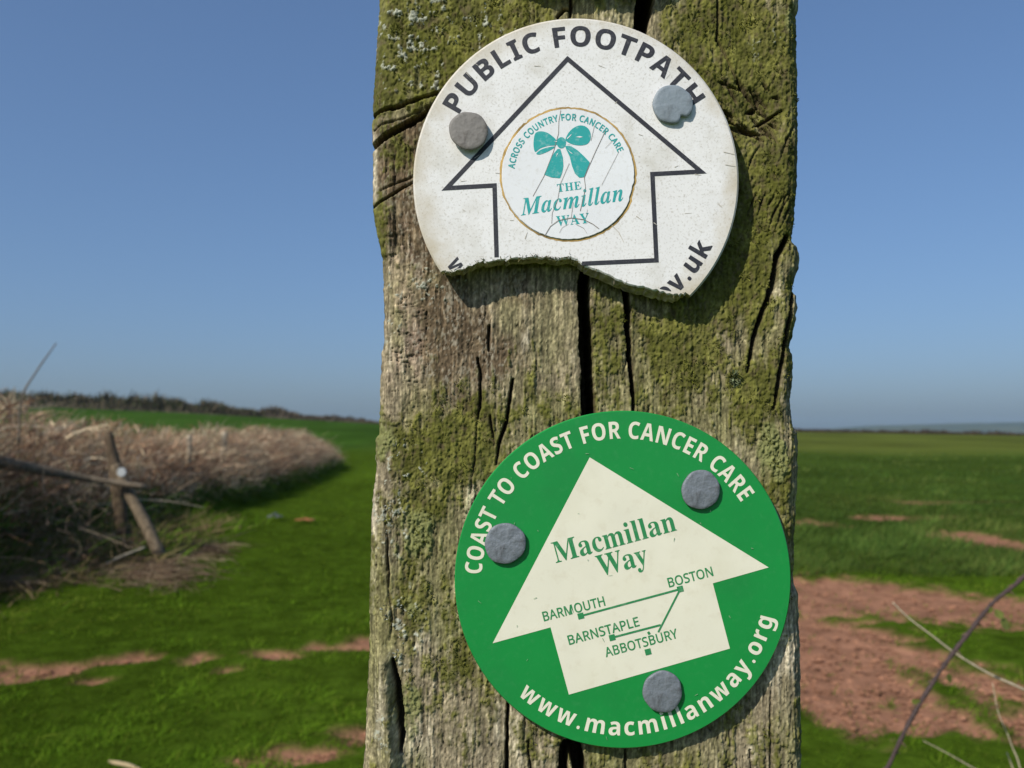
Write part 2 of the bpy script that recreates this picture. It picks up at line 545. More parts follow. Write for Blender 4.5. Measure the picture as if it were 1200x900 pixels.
# tufts of green and bleached grass on the hedge top
n = 2200
x, y, s = hedge_points(n, 0.3, 0.95)
z = terrain(x, y) + hedge_top(y) * rng.uniform(.75, .95, n)
gc = np.where(rng.random((n, 1)) < 0.45, np.array([[0.11, 0.125, 0.04]]), np.array([[0.42, 0.36, 0.24]]))
o = ribbons(np.stack([x, y, z], 1) - HO, np.stack([rng.normal(.1, .35, n), rng.normal(0, .35, n), np.ones(n)], 1),
            rng.uniform(.10, .28, n), rng.uniform(.004, .009, n), np.stack([rng.normal(.1, .2, n), rng.normal(0, .2, n), rng.uniform(-.4, 0, n)], 1), 3,
            gc * rng.uniform(.7, 1.3, (n, 1)), 'grass_tufts', M_leaf, hedge, tip=0.1)
tag(o, kind='stuff')


# ------------------------------------------------------------------ broken fence in the hedge
def at(px, py, Y):
    x, z = P(px, py, Y)
    return Vector((float(x), float(Y), float(z)))


def weathered(name, base, dark, scale=14):
    return material(name, base, 0.9, var=0.45, scale=scale, stretch=(3, 3, 0.6), bump=0.004, bump_scale=60, spec=0.1)


M_fence = weathered('weathered fence timber', (0.17, 0.13, 0.085), None)
M_fence_dark = weathered('dark fence timber', (0.11, 0.08, 0.052), None)  # same timber in a darker brown, for the leaning post


def bar(name, pts, radii, mat, label, cat, group=None, sides=9):
    path = spline(np.array([tuple(p) for p in pts]), 5)
    rr = np.interp(np.linspace(0, 1, len(path)), np.linspace(0, 1, len(radii)), radii)
    org = Vector(path[0])
    V, Fc = tube([Vector(p) - org for p in path], rr, sides, 0.22)
    o = link(name, py_mesh(name, V, Fc, True), mat)
    o.location = org
    return tag(o, label, cat, group)


bar('fence_post', [at(148, 648, 8.55), at(141, 600, 8.55), at(134, 545, 8.6), at(126, 506, 8.62)], [0.066, 0.062, 0.058, 0.040], M_fence_dark,
    'leaning round fence post holding a small white disc at the hedge', 'fence post')
bar('fence_stake', [at(188, 652, 8.2), at(168, 610, 8.3), at(148, 572, 8.38), at(134, 545, 8.4)], [0.058, 0.056, 0.052, 0.042], M_fence,
    'broken stake slanting against the leaning fence post', 'stake')
bar('fence_rail', [at(-60, 527, 7.2), at(0, 541, 7.6), at(60, 553, 7.95), at(110, 562, 8.2), at(172, 571, 8.3)], [0.066, 0.060, 0.044, 0.034, 0.028], weathered('bleached rail timber', (0.17, 0.135, 0.095), None),
    'long grey fence rail sloping down out of the hedge', 'rail')
for k, (p, q, Y, r) in enumerate((((221, 560), (222, 510), 12.9, .04), ((262, 550), (263, 506), 14.9, .05))):
    bar('fence_post', [at(*p, Y), at((p[0] + q[0]) / 2, (p[1] + q[1]) / 2, Y), at(*q, Y)], [r, r, r * .95],
        weathered('bleached post timber', (0.40, 0.33, 0.24), None), ('thinner', 'thicker')[k] + ' of two bleached post tops showing above the middle of the dry hedge', 'fence post', 'post tops in the hedge')
# small white disc on the leaning post
c = at(142.5, 553.5, 8.22)
V = []; Fc = []
for ring, (r, yy) in enumerate(((0.038, -0.004), (0.042, -0.001), (0.042, 0.012))):
    for k in range(24):
        t = 2 * math.pi * k / 24
        V.append((r * math.cos(t), yy, r * math.sin(t)))
for ring in range(2):
    for k in range(24):
        Fc.append((ring * 24 + k, ring * 24 + (k + 1) % 24, ring * 24 + 24 + (k + 1) % 24, ring * 24 + 24 + k))
Fc.append(tuple(range(23, -1, -1))); Fc.append(tuple(48 + k for k in range(24)))
o = link('waymarker_disc', py_mesh('small_disc', V, Fc), material('chalky white plastic', (0.40, 0.42, 0.42), 0.6, var=0.08, scale=40))
o.location = c
tag(o, 'tiny pale waymarker disc on the leaning fence post in the hedge', 'waymarker')

bar('dry_stalk', [at(22, 520, 6.9), at(25, 468, 6.9), at(43, 435, 6.9), at(66, 402, 6.9)], [0.009, 0.008, 0.007, 0.005],
    material('grey stalk', (0.16, 0.13, 0.10), 0.9), 'single thin grey stalk sticking up out of the hedge into the sky', 'stalk', sides=6)
bar('dry_stick', [at(118, 664, 7.75), at(140, 653, 7.8), at(170, 641, 7.9)], [0.012, 0.012, 0.008],
    material('bleached stem', (0.45, 0.38, 0.27), 0.9), 'short bleached stick lying at the foot of the slanting stake', 'stick', sides=6)
bar('dry_stick', [at(128, 893, 3.25), at(150, 897, 3.22), at(172, 906, 3.18)], [0.009, 0.009, 0.006],
    material('straw stem', (0.42, 0.32, 0.18), 0.9), 'short tan straw lying in the short grass below the red soil strip', 'stick', sides=6)

# fallen litter by the hedge
for nm, px, py, L_, W_, H_, colr, lab, cat in (
        ('plastic_litter', 357, 613, 0.27, 0.10, 0.03, (0.30, 0.12, 0.04), 'flattened orange scrap lying in the grass beside the hedge', 'litter'),
        ('plastic_litter', 322, 610, 0.20, 0.12, 0.07, (0.11, 0.12, 0.11), 'dull grey scrap lying at the shaded foot of the hedge', 'litter')):
    gx, gy = G(px, py)
    V = []; Fc = []
    for j in range(4):
        for i in range(7):
            u = i / 6 - .5; v = j / 3 - .5
            V.append((u * L_ * (1 - .3 * abs(v)), v * W_, .05 + H_ * rng.random() * (1 - 2 * abs(u) * .6)))
    for j in range(3):
        for i in range(6):
            a = j * 7 + i
            Fc.append((a, a + 1, a + 8, a + 7))
    me = py_mesh(nm, V, Fc)
    o = link(nm, me, material(nm + ' skin', colr, 0.5, var=.2, scale=20))
    o.location = (gx, gy, float(terrain(np.array(gx), np.array(gy))))
    o.modifiers.new('thick', 'SOLIDIFY').thickness = 0.012
    tag(o, lab, cat)

# ================================================================== grass
M_grass = material("short grass", attr=True, rough=0.7, spec=0.04, translucent=0.3)


def in_view(x, y, margin=1.25):
    return np.abs(x) < (y * 0.578 * margin + 0.8)


def scatter(n, y0, y1, power=1.0):
    """points on the field, thinning with distance so that they stay even in the picture"""
    t = rng.random(n)
    y = 1 / (1 / y0 + t * (1 / y1 - 1 / y0)) if power == 1.0 else y0 + (y1 - y0) * t
    x = (rng.random(n) * 2 - 1) * (y * 0.72 + 0.8)
    return x, y


def blades(name, label, x, y, keep, lo, hi, wlo, whi, pal, lean, clump):
    x = x[keep]; y = y[keep]; n = len(x)
    z = terrain(x, y) - 0.012
    pat = 0.5 * smooth(.3, .7, fbm(x * clump, y * clump, 21, 3)) + 0.5 * smooth(.3, .7, fbm(x * clump * 3.2, y * clump * 2.2, 23, 3))
    big = fbm(x * .5, y * .5, 25, 3)
    ln = rng.uniform(lo, hi, n) * (0.45 + 1.1 * pat)
    d = np.stack([rng.normal(0.15, lean, n), rng.normal(0, lean, n), np.ones(n)], 1)
    bend = np.stack([rng.normal(0.15, .35, n), rng.normal(0, .35, n), rng.uniform(-.45, 0, n)], 1)
    pal = np.array(pal)
    pick = np.clip((big * len(pal) * 1.1 + rng.normal(0, .6, n)), 0, len(pal) - 1).astype(int)
    c = pal[pick] * rng.uniform(.7, 1.35, n)[:, None] * (0.42 + 1.15 * pat)[:, None]  # pat also darkens the low gaps between clumps, shadow put into the tint
    o = ribbons(np.stack([x, y, z], 1), d, ln, rng.uniform(wlo, whi, n) * (0.6 + y / 9), bend, 2, c, name, M_grass, tip=0.12, shade_tip=1.25)
    return tag(o, label, 'grass', kind='stuff')


x, y = scatter(210000, 2.3, 13)
sm_ = soil_mask(x, y)
keep = (rng.random(len(x)) > sm_ * 0.97) & (x > hedge_line(y) - 0.3) & ~((x > 0.6) & (y > 8.0))
x2, y2 = scatter(45000, 12, 34)
k2 = (x2 > hedge_line(y2) - .3) & (x2 < .8)
x = np.concatenate([x, x2]); y = np.concatenate([y, y2]); keep = np.concatenate([keep, k2])
blades('grass', 'short bright green grass of the path and verge', x, y, keep, 0.022, 0.052, 0.003, 0.0065,
       [(0.042, 0.084, 0.005), (0.062, 0.118, 0.007), (0.086, 0.150, 0.009), (0.130, 0.165, 0.018)], 0.6, 3.2)
x, y = scatter(110000, 6.6, 42)
sm_ = soil_mask(x, y)
edge = 7.0 + 0.5 * (fbm(x * 1.1, x * 0, 9, 3) - .5) + 0.1 * x
keep = (rng.random(len(x)) > sm_ * 1.05) & (x > np.where(y < 30, 0.2, -5)) & (y > edge)
blades('crop', 'dark green young cereal crop growing beyond the bare red soil', x, y, keep, 0.07, 0.15, 0.005, 0.009,
       [(0.036, 0.076, 0.013), (0.048, 0.088, 0.016), (0.064, 0.104, 0.019), (0.094, 0.118, 0.026)], 0.4, 0.9)
n = 900
tx = rng.uniform(-4.9, -3.5, n); ty = rng.uniform(7.3, 8.6, n) ; ty = np.minimum(ty, 8.1 + .5 * rng.random(n))
tz = terrain(tx, ty) + rng.random(n) ** 1.4 * .75 * np.clip((-3.3 - tx) / .8, .15, 1)
tc3 = np.array([(.36, .25, .17), (.44, .34, .23), (.22, .14, .09), (.07, .12, .02), (.05, .09, .01)])[rng.integers(0, 5, n)]
o = ribbons(np.stack([tx, ty, tz], 1), np.stack([rng.normal(.3, .7, n), rng.normal(0, .4, n), rng.normal(.35, .5, n)], 1), rng.uniform(.12, .5, n), rng.uniform(.005, .013, n),
            np.stack([rng.normal(0, .3, n), rng.normal(0, .2, n), rng.uniform(-.6, 0, n)], 1), 4, tc3 * rng.uniform(.6, 1.3, (n, 1)), 'dead_stalks', M_stem, tip=.3)
tag(o, 'tangle of dead and green stalks about the broken fence', 'dead stalks', kind='stuff')
# clods and small stones lying on the bare soil
x, y = scatter(60000, 2.6, 11)
ok = soil_mask(x, y) > .55
x = x[ok][:2400]; y = y[ok][:2400]; n = len(x)
ico = np.array([(0, 0, .8), (.9, .2, .1), (.2, .9, .1), (-.8, .4, .1), (-.5, -.8, .1), (.5, -.8, .1), (0, 0, -.5)])
tri = np.array([(0, 1, 2), (0, 2, 3), (0, 3, 4), (0, 4, 5), (0, 5, 1), (6, 2, 1), (6, 3, 2), (6, 4, 3), (6, 5, 4), (6, 1, 5)])
rad_c = rng.uniform(.006, .022, n) * rng.uniform(.5, 1.3, n)
rz = rng.uniform(0, 6.28, n)
pts3 = ico[None] * rng.uniform(.6, 1.3, (n, 7, 1))
px3 = pts3[..., 0] * np.cos(rz)[:, None] - pts3[..., 1] * np.sin(rz)[:, None]
py3 = pts3[..., 0] * np.sin(rz)[:, None] + pts3[..., 1] * np.cos(rz)[:, None]
V3 = np.stack([px3, py3, pts3[..., 2] * .7], -1) * rad_c[:, None, None] + np.stack([x, y, terrain(x, y) - .025], 1)[:, None]
cc = np.repeat((soil_c * rng.uniform(.7, 1.25, (n, 1)))[:, None], 7, 1)
T3 = (tri[None] + (np.arange(n) * 7)[:, None, None]).reshape(-1, 3)
o = link('soil_clods', grid_mesh('soil_clods', V3.reshape(-1, 3), T3, cc.reshape(-1, 3), False), M_ground)
tag(o, 'small red clods scattered over the bare soil', 'clods', kind='stuff')
# rank growth at the hedge foot and the brown litter raked against it
n = 15000
y = rng.uniform(5.0, 11.5, n); x = hedge_line(y) + 0.25 + rng.normal(0.05, 0.33, n)
blades('undergrowth', 'rank green weeds mixed with straw along the foot of the dry hedge', x, y, rng.random(n) > .25, 0.08, 0.30, 0.006, 0.015,
       [(0.040, 0.085, 0.006), (0.062, 0.125, 0.008), (0.080, 0.145, 0.010), (0.20, 0.15, 0.07)], 0.75, 2.4)
pts = []
for (px, py, rx, ry, cnt) in ((185, 672, 55, 20, 1300), (90, 655, 45, 14, 500), (40, 680, 60, 12, 450), (245, 646, 28, 10, 420), (20, 690, 30, 8, 300), (120, 640, 60, 10, 600)):
    gx, gy = G(px + rng.normal(0, rx * .5, cnt), py + rng.normal(0, ry * .5, cnt))
    pts.append(np.stack([gx, gy], 1))
pts = np.concatenate(pts); n = len(pts)
z = terrain(pts[:, 0], pts[:, 1]) + rng.uniform(0.0, 0.07, n)
a = rng.uniform(0, 2 * math.pi, n)
litc = np.array([(0.20, 0.125, 0.085), (0.30, 0.21, 0.13), (0.13, 0.08, 0.05), (0.36, 0.28, 0.17)])[rng.integers(0, 4, n)]
o = ribbons(np.stack([pts[:, 0], pts[:, 1], z], 1), np.stack([np.cos(a), np.sin(a) * .6, rng.uniform(-.1, .3, n)], 1), rng.uniform(.08, .30, n),
            rng.uniform(.004, .010, n), np.stack([rng.normal(0, .3, n), rng.normal(0, .3, n), rng.uniform(-.4, 0, n)], 1), 3,
            litc * rng.uniform(.7, 1.3, (n, 1)), 'dead_bracken', M_stem, tip=.4)
tag(o, 'brown dead stems strewn over the grass below the slanting stake', 'dead bracken', kind='stuff')

# ================================================================== the post
LEFT = np.array([(445, -400), (444, -60), (445, 0), (442, 33), (440.5, 57), (437, 123), (435.5, 167), (437, 187), (437, 233), (439, 253), (445, 283), (448, 300),
                 (450, 350), (450, 400), (447, 414), (445.5, 478), (445, 509), (440.5, 514), (441, 549), (437.5, 581), (435, 620), (435, 654), (433.5, 692),
                 (433, 749), (430.5, 821), (429, 840), (428, 881), (426, 900), (424, 960), (410, 1600), (300, 6000)], float)
RIGHT = np.array([(936, -400), (935, -60), (935, 0), (932, 11), (932.5, 71), (933.5, 142), (933, 213), (930.5, 235), (928, 263), (926, 280), (932.5, 285), (936, 302),
                  (935, 312), (930, 322), (926, 339), (931.5, 344), (933, 358), (928.5, 387), (923, 406), (927, 415), (928, 444), (925.5, 462), (926, 473),
                  (928.5, 500), (934, 508), (935, 524), (934, 560), (933, 573), (929, 643), (929, 684), (934.5, 700), (936.5, 760), (938, 900), (939, 960), (950, 1600), (1050, 6000)], float)
LEFT[:, 0] -= 3.0; RIGHT[:, 0] += 6.5      # the rounded corners lie a little behind the face
z_hi = float(P(600, -30)[1]); z_lo = float(P(600, 930)[1]); z_top = z_hi + 0.100
rows_mid = np.linspace(z_lo, z_hi, 740)
low = z_lo - np.geomspace(0.0004, z_lo + 0.12, 90)
high = z_hi + np.linspace(0.0005, z_top - z_hi, 150)
zr = np.concatenate([low[::-1], rows_mid, high])
NF = 380
py_r = to_px(0 * zr, zr)[1]
lx = P(np.interp(py_r, LEFT[:, 1], LEFT[:, 0]), py_r)[0]
rx_ = P(np.interp(py_r, RIGHT[:, 1], RIGHT[:, 0]), py_r)[0]
below = py_r > 950
lx = np.where(below, -0.0355 - 0.004 * smooth(z_lo, 0, zr), lx); rx_ = np.where(below, 0.0690 + 0.004 * smooth(z_lo, 0, zr), rx_)
lx = lx + 0.0004 * (fbm(zr * 900, zr * 0, 3, 3) - .5); rx_ = rx_ + 0.0005 * (fbm(zr * 700, zr * 0 + 9, 4, 3) - .5)
S = np.linspace(0, 1, NF)
XX = lx[:, None] + (rx_ - lx)[:, None] * S[None, :]
ZZ = np.repeat(zr[:, None], NF, 1)
PX, PY = to_px(XX, ZZ)


def crack(depth, pts, width, dmm, soft=1.2, wob=2.0, seed=0):
    """cut a split along a traced line; width may vary along it"""
    pts = np.array(pts, float)
    w = np.interp(np.linspace(0, 1, len(pts)), np.linspace(0, 1, len(width)), width)
    lo = pts.min(0) - 25; hi = pts.max(0) + 25
    selr = np.where((PY[:, 0] > lo[1]) & (PY[:, 0] < hi[1]))[0]
    if len(selr) == 0: return
    r0, r1 = selr[0], selr[-1] + 1
    a = PX[r0:r1] + wob * (fbm(PX[r0:r1] * .06, PY[r0:r1] * .06, 400 + seed, 3) - .5) * 2
    b = PY[r0:r1] + wob * (fbm(PX[r0:r1] * .06, PY[r0:r1] * .06, 500 + seed, 3) - .5) * 2
    best = np.full(a.shape, 1e9); ww = np.zeros(a.shape)
    for i in range(len(pts) - 1):
        p, q = pts[i], pts[i + 1]
        d = q - p
        t = np.clip(((a - p[0]) * d[0] + (b - p[1]) * d[1]) / (d @ d), 0, 1)
        dist = np.hypot(a - p[0] - t * d[0], b - p[1] - t * d[1])
        wi = (w[i] + (w[i + 1] - w[i]) * t) * .5
        rel = dist - wi
        up = rel < best
        best = np.where(up, rel, best); ww = np.where(up, wi, ww)
    cut = dmm * 1e-3 * smooth(soft, -soft, best) * np.clip(ww / 1.0, 0.15, 1)
    depth[r0:r1] = np.maximum(depth[r0:r1], cut)


crk = np.zeros(PX.shape)
C_ = [
    ([(757, -60), (756, 0), (752, 30), (742, 60)], [20, 19, 16, 6], 22, 1),
    ([(690, 250), (686, 300), (684, 330), (687, 400), (690, 480), (690, 560), (684, 700), (678, 800), (672, 868), (678, 900), (680, 960)], [4, 9, 12, 14, 14, 12, 10, 11, 14, 15, 15], 22, 2),
    ([(662, 872), (660, 900), (660, 950)], [8, 11, 9], 14, 3),
    ([(730, 300), (733, 340), (737, 400), (740, 455), (743, 482), (746, 540)], [7, 7, 5, 3.5, 2, 2], 9, 4),
    ([(922, 276), (911, 300), (904, 335), (897, 358), (886, 390), (879, 416), (876, 436)], [5, 6, 6, 5, 4, 3, 1], 7, 5),
    ([(930, 345), (926, 372), (918, 416), (910, 465), (906, 480)], [4, 4, 4, 4, 1.5], 5, 6),
    ([(573, 382), (572, 395), (573, 412)], [2, 2.6, 1.5], 3, 7),
    ([(560, 420), (563, 445), (563, 478), (560, 492)], [2, 2.6, 2.2, 1], 3.5, 8),
    ([(601, 445), (598, 470), (596, 485), (590, 505), (585, 520), (582, 544)], [2, 3, 3, 3, 2.4, 1], 4, 9),
    ([(575, 487), (577, 503), (579, 520)], [1.5, 2, 1], 3, 10),
    ([(430, 133), (437, 131), (470, 123), (517, 107), (540, 98)], [4, 4, 3.4, 2, 1], 6, 11),
    ([(428, 170), (437, 167), (463, 153), (490, 139), (508, 125), (530, 112)], [8, 8, 7, 7, 4, 2], 10, 12),
    ([(436, 148), (470, 138), (510, 120)], [1.2, 1.2, 1], 2, 13),
    ([(436, 240), (460, 228), (490, 210)], [1.6, 2, 1], 2.5, 14),
    ([(444, 222), (465, 214), (485, 206)], [1, 1.5, 1], 2, 15),
    ([(669, -20), (669, 8), (668, 25)], [2.2, 2.4, 1.4], 4, 16),
    ([(653, 22), (660, 13), (667, 12)], [2, 3, 2], 3, 17),
    ([(842, -20), (841, 30), (840, 47), (850, 62), (862, 92)], [1.8, 1.8, 1.6, 1.6, 1], 3, 18),
    ([(452, 586), (454, 630), (456, 673), (455, 690), (460, 720), (458, 750)], [1.2, 1.4, 2.6, 1.2, 1.2, .8], 2, 19),
    ([(461, 772), (466, 800), (469, 830), (472, 858), (470, 880)], [3, 6, 7, 6, 2], 5, 20),
    ([(596, 820), (594, 860), (593, 930)], [2, 2.6, 2.6], 5, 21),
    ([(620, 868), (622, 930)], [1.5, 1.5], 3, 22),
    ([(733, 880), (734, 930)], [1.8, 1.6], 3, 23),
    ([(560, 492), (556, 540), (552, 580)], [1, 1.4, 1], 2, 24),
    ([(776, 350), (776, 420), (778, 500)], [.6, .8, .5], 1, 25),
    ([(812, 390), (811, 450), (813, 520)], [.7, .8, .5], 1.2, 26),
    ([(712, 330), (714, 400), (716, 480)], [.5, .7, .5], 1, 27),
    ([(450, 300), (458, 340), (466, 400), (467, 470)], [.5, .8, .8, .5], 1, 28),
    ([(628, 340), (630, 420), (628, 500)], [.4, .6, .4], .8, 29),
    ([(655, 330), (657, 420), (652, 500)], [.4, .6, .4], .8, 30),
    ([(880, 880), (884, 940)], [1.5, 1.5], 2, 31),
    ([(905, 800), (902, 860), (906, 920)], [1, 1.5, 1], 2, 32),
]
for (pts_, w_, dmm_, sd_) in C_:
    crack(crk, pts_, w_, dmm_, seed=sd_)
# star of short checks round the knot on the upper right
kr = np.random.default_rng(12)
for k in range(26):
    cx = kr.uniform(850, 912); cy = kr.uniform(88, 158); a = kr.uniform(0.2, 1.1) if kr.random() < .7 else kr.uniform(-.6, 0.2)
    ln = kr.uniform(6, 22)
    crack(crk, [(cx - ln * math.cos(a), cy - ln * math.sin(a)), (cx, cy + kr.uniform(-2, 2)), (cx + ln * math.cos(a), cy + ln * math.sin(a))],
          [.8, kr.uniform(1.8, 4.5), .8], kr.uniform(1.5, 3.5), seed=60 + k)
for k in range(10):
    cx = kr.uniform(855, 930); cy = kr.uniform(160, 260); ln = kr.uniform(10, 26)
    crack(crk, [(cx + ln * .5, cy - ln), (cx, cy), (cx - ln * .35, cy + ln)], [.6, 1.8, .6], 1.8, seed=90 + k)


def zone(blobs):
    v = np.zeros(PX.shape)
    for (cx, cy, rx, ry, s) in blobs:
        v = np.maximum(v, s * np.exp(-(((PX - cx) / rx) ** 2 + ((PY - cy) / ry) ** 2)))
    return v


moss_w = zone([(520, 30, 110, 90, 1.0), (450, 90, 40, 60, .8), (470, 180, 40, 40, .45), (880, 80, 80, 110, .95), (900, 220, 60, 90, .95), (860, 330, 60, 90, .8),
               (800, 420, 70, 90, .78), (880, 450, 40, 60, .75), (715, 420, 34, 90, .5), (515, 520, 80, 45, .85), (560, 480, 40, 40, .5), (470, 520, 40, 60, .7), (500, 590, 50, 40, .55),
               (490, 690, 70, 110, .45), (530, 800, 80, 90, .42), (800, 40, 60, 60, .5), (910, 600, 30, 110, .6), (890, 850, 60, 60, .5), (640, 470, 60, 50, .3),
               (760, 890, 80, 30, .4), (455, 900, 25, 60, .5), (440, 275, 14, 40, .8), (700, -40, 300, 40, .7), (925, 380, 12, 90, .6), (750, 360, 60, 40, .35), (600, 860, 60, 40, .35)])
brown_w = zone([(525, 390, 60, 80, .95), (480, 200, 50, 60, .9), (500, 270, 60, 60, .9), (560, 420, 60, 60, .7), (610, 330, 70, 40, .6), (470, 150, 50, 16, .8), (530, 470, 60, 40, .6),
                (890, 130, 45, 50, .6), (645, 350, 60, 40, .4)])
pale_w = zone([(470, 400, 22, 80, .9), (480, 320, 25, 50, .5), (470, 290, 30, 25, .7), (445, 40, 14, 60, .6), (720, 25, 30, 30, 1.0), (800, 30, 25, 40, .7), (590, 470, 25, 40, .6),
               (560, 600, 60, 60, .6), (520, 720, 70, 120, .65), (480, 880, 40, 60, .8), (600, 860, 90, 60, .65), (905, 350, 18, 60, .75), (900, 400, 20, 60, .6), (850, 510, 30, 50, .6), (830, 360, 30, 80, .35),
               (915, 760, 20, 60, .9), (445, 820, 16, 90, .8), (436, 640, 7, 120, 1.0), (437, 170, 6, 160, .9), (932, 120, 5, 160, .7), (870, 880, 60, 40, .6), (640, 420, 50, 80, .35), (720, 890, 40, 30, .6)])
crust_w = zone([(908, 530, 26, 45, 1.0), (490, 625, 28, 40, .95), (465, 660, 16, 50, .7), (480, 830, 20, 50, .8), (450, 520, 22, 50, .7), (900, 610, 22, 60, .6), (482, 730, 22, 50, .55), (925, 40, 12, 50, .6), (445, 330, 10, 40, .5)])

g_long = fbm(PX * .11, PY * .0075, 101, 4)
g_fine = fbm(PX * .42, PY * .022, 111, 3)
g_vfine = noise(PX * .9, PY * .05, 117)
blotch = fbm(PX * .035, PY * .022, 121, 5, .6)
blotch2 = fbm(PX * .09, PY * .045, 131, 4, .6)
speck = fbm(PX * .33, PY * .25, 141, 3)
grit = noise(PX * .8, PY * .7, 151)
grit2 = noise(PX * .95, PY * .33, 157)
flake = fbm(PX * .22, PY * .07, 159, 4, .65)
mossy = smooth(.60, .92, moss_w * 1.05 + (blotch - .5) * .9 + (blotch2 - .5) * .75 + (g_fine - .5) * .45 + (speck - .5) * .35 + .37)
brown = smooth(.28, .70, brown_w + (blotch - .5) * .7 + (g_long - .5) * .4)
pale = smooth(.45, .80, pale_w * .75 + (g_long - .5) * .9 + (blotch2 - .5) * .6 + (g_fine - .5) * .35 + .12)
crust = smooth(.50, .72, crust_w + (blotch2 - .5) * .9)
f1, f2 = worley(PX * .24 + 1.2 * (blotch2 - .5), PY * .19, 7)
f1b, f2b = worley(PX * .30, PY * .28, 9)
crustcell = smooth(0.02, .22, f2 - f1)
# pale lichen flecks
l1, l2 = worley(PX * .075, PY * .075, 19)
fleck_zone = zone([(480, 40, 80, 80, 1.0), (560, 30, 60, 50, .7), (455, 600, 26, 70, .9), (475, 740, 26, 60, .9), (450, 360, 30, 60, .8), (465, 540, 40, 40, .7), (900, 50, 40, 60, .5), (450, 850, 20, 60, .6), (520, 330, 60, 60, .6),
                   (620, 860, 60, 40, .3)])
fl_n = fbm(PX * .16, PY * .14, 261, 4, .6)
fleck = smooth(.66, .73, fl_n + .10 * (fleck_zone - .6) + .12 * (grit - .5)) * smooth(.25, .55, fleck_zone + (blotch - .5) * .6)
# fine vertical checking of the bare wood
v1 = np.abs(fbm(PX * .085, PY * .0042, 161, 3) - .5)
check = smooth(.012, .0, v1) * smooth(.42, .62, fbm(PX * .03, PY * .012, 171, 3)) * (1 - mossy * .7)
v2 = np.abs(fbm(PX * .19, PY * .009, 181, 3) - .5)
check2 = smooth(.016, .0, v2) * smooth(.45, .6, fbm(PX * .05, PY * .02, 191, 3)) * (1 - mossy * .8)
# short cross-grain cracks on the flaking left strip
v3 = np.abs(fbm(PX * .03, PY * .11, 201, 3) - .5)
cross = smooth(.025, .0, v3) * zone([(478, 400, 20, 90, 1.0), (462, 440, 16, 70, .8), (470, 300, 20, 40, .6)])

e = np.minimum(PX - PX[:, :1], PX[:, -1:] - PX)
DY = np.zeros(PX.shape)
DY += 0.0042 * (1 - np.clip(e / 22, 0, 1)) ** 2.2
DY += 0.0022 * (fbm(PX * .016, PY * .0035, 211, 3) - .5)
DY += 0.0006 * (.5 - g_long) * (1 - .6 * mossy)
DY += 0.00022 * (.5 - g_fine) * 2 * (1 - mossy * .5)
DY += 0.00012 * (.5 - g_vfine) * 2
DY += 0.0007 * check + 0.0004 * check2 + 0.0008 * cross
DY -= mossy * (0.0002 + 0.0007 * (speck - .35) + 0.0004 * (grit - .5) + 0.0005 * (fbm(PX * .10, PY * .06, 221, 3) - .5))
DY -= 0.00016 * (grit2 - .5) * 2 + 0.00022 * (flake - .5) * 2
DY -= crust * (0.0003 * crustcell + 0.0004 * (speck - .5))
DY -= fleck * (0.00016 + .0002 * grit)
DY -= pale * 0.00015
# weathered ridge low on the left edge, sliver standing off the right edge
DY -= 0.0032 * np.exp(-((PX - 450 - (PY - 760) * .06) / 9) ** 2) * smooth(755, 775, PY) * smooth(1000, 930, PY)
DY += 0.0015 * zone([(468, 300, 16, 30, 1), (560, 345, 50, 20, .7), (890, 125, 30, 30, .8), (470, 180, 40, 20, .5)])
DY += 0.0018 * smooth(900, 915, PX) * smooth(280, 300, PY) * smooth(345, 338, PY) * 0
DY += crk
soft_col = np.clip(crk / 0.0012, 0, 1)

wood = np.array([0.265, 0.218, 0.138]); wood_pale = np.array([0.48, 0.415, 0.295]); wood_brown = np.array([0.125, 0.088, 0.052])
wood_olive = np.array([0.20, 0.185, 0.085])
moss_a = np.array([0.100, 0.104, 0.014]); moss_b = np.array([0.185, 0.182, 0.036]); moss_d = np.array([0.055, 0.055, 0.014])
crust_c = np.array([0.215, 0.222, 0.085]); fleck_c = np.array([0.42, 0.43, 0.34]); pink = np.array([0.36, 0.25, 0.185])


def mixc(a, b, t):
    return a * (1 - t[..., None]) + b * t[..., None]


C = np.zeros(PX.shape + (3,)) + wood
C = mixc(C, wood_olive, smooth(.4, .75, fbm(PX * .02, PY * .008, 231, 4)) * .7)
C = mixc(C, wood_brown, brown * .95)
C = mixc(C, wood_pale, pale * .85)
pk = zone([(475, 400, 22, 90, .8), (470, 285, 25, 25, .8), (925, 120, 8, 80, .6), (600, 335, 60, 14, .5), (470, 720, 14, 60, .4), (930, 545, 8, 40, .7), (930, 640, 8, 60, .6)])
film = smooth(.30, .62, fbm(PX * .018, PY * .010, 291, 4) + .25 * (moss_w - .4) - .22 * brown_w)
C = mixc(C, np.array([0.185, 0.175, 0.062]), film * .62)
C = mixc(C, pink, pk * smooth(.35, .65, blotch2) * .8)
gran = fbm(PX * .42, PY * .26, 281, 3, .7)
C *= np.exp(.9 * (g_fine - .5) + .7 * (g_vfine - .5) + 1.1 * (flake - .5) + .5 * (grit2 - .5) + 1.7 * (gran - .5) - .04)[..., None]
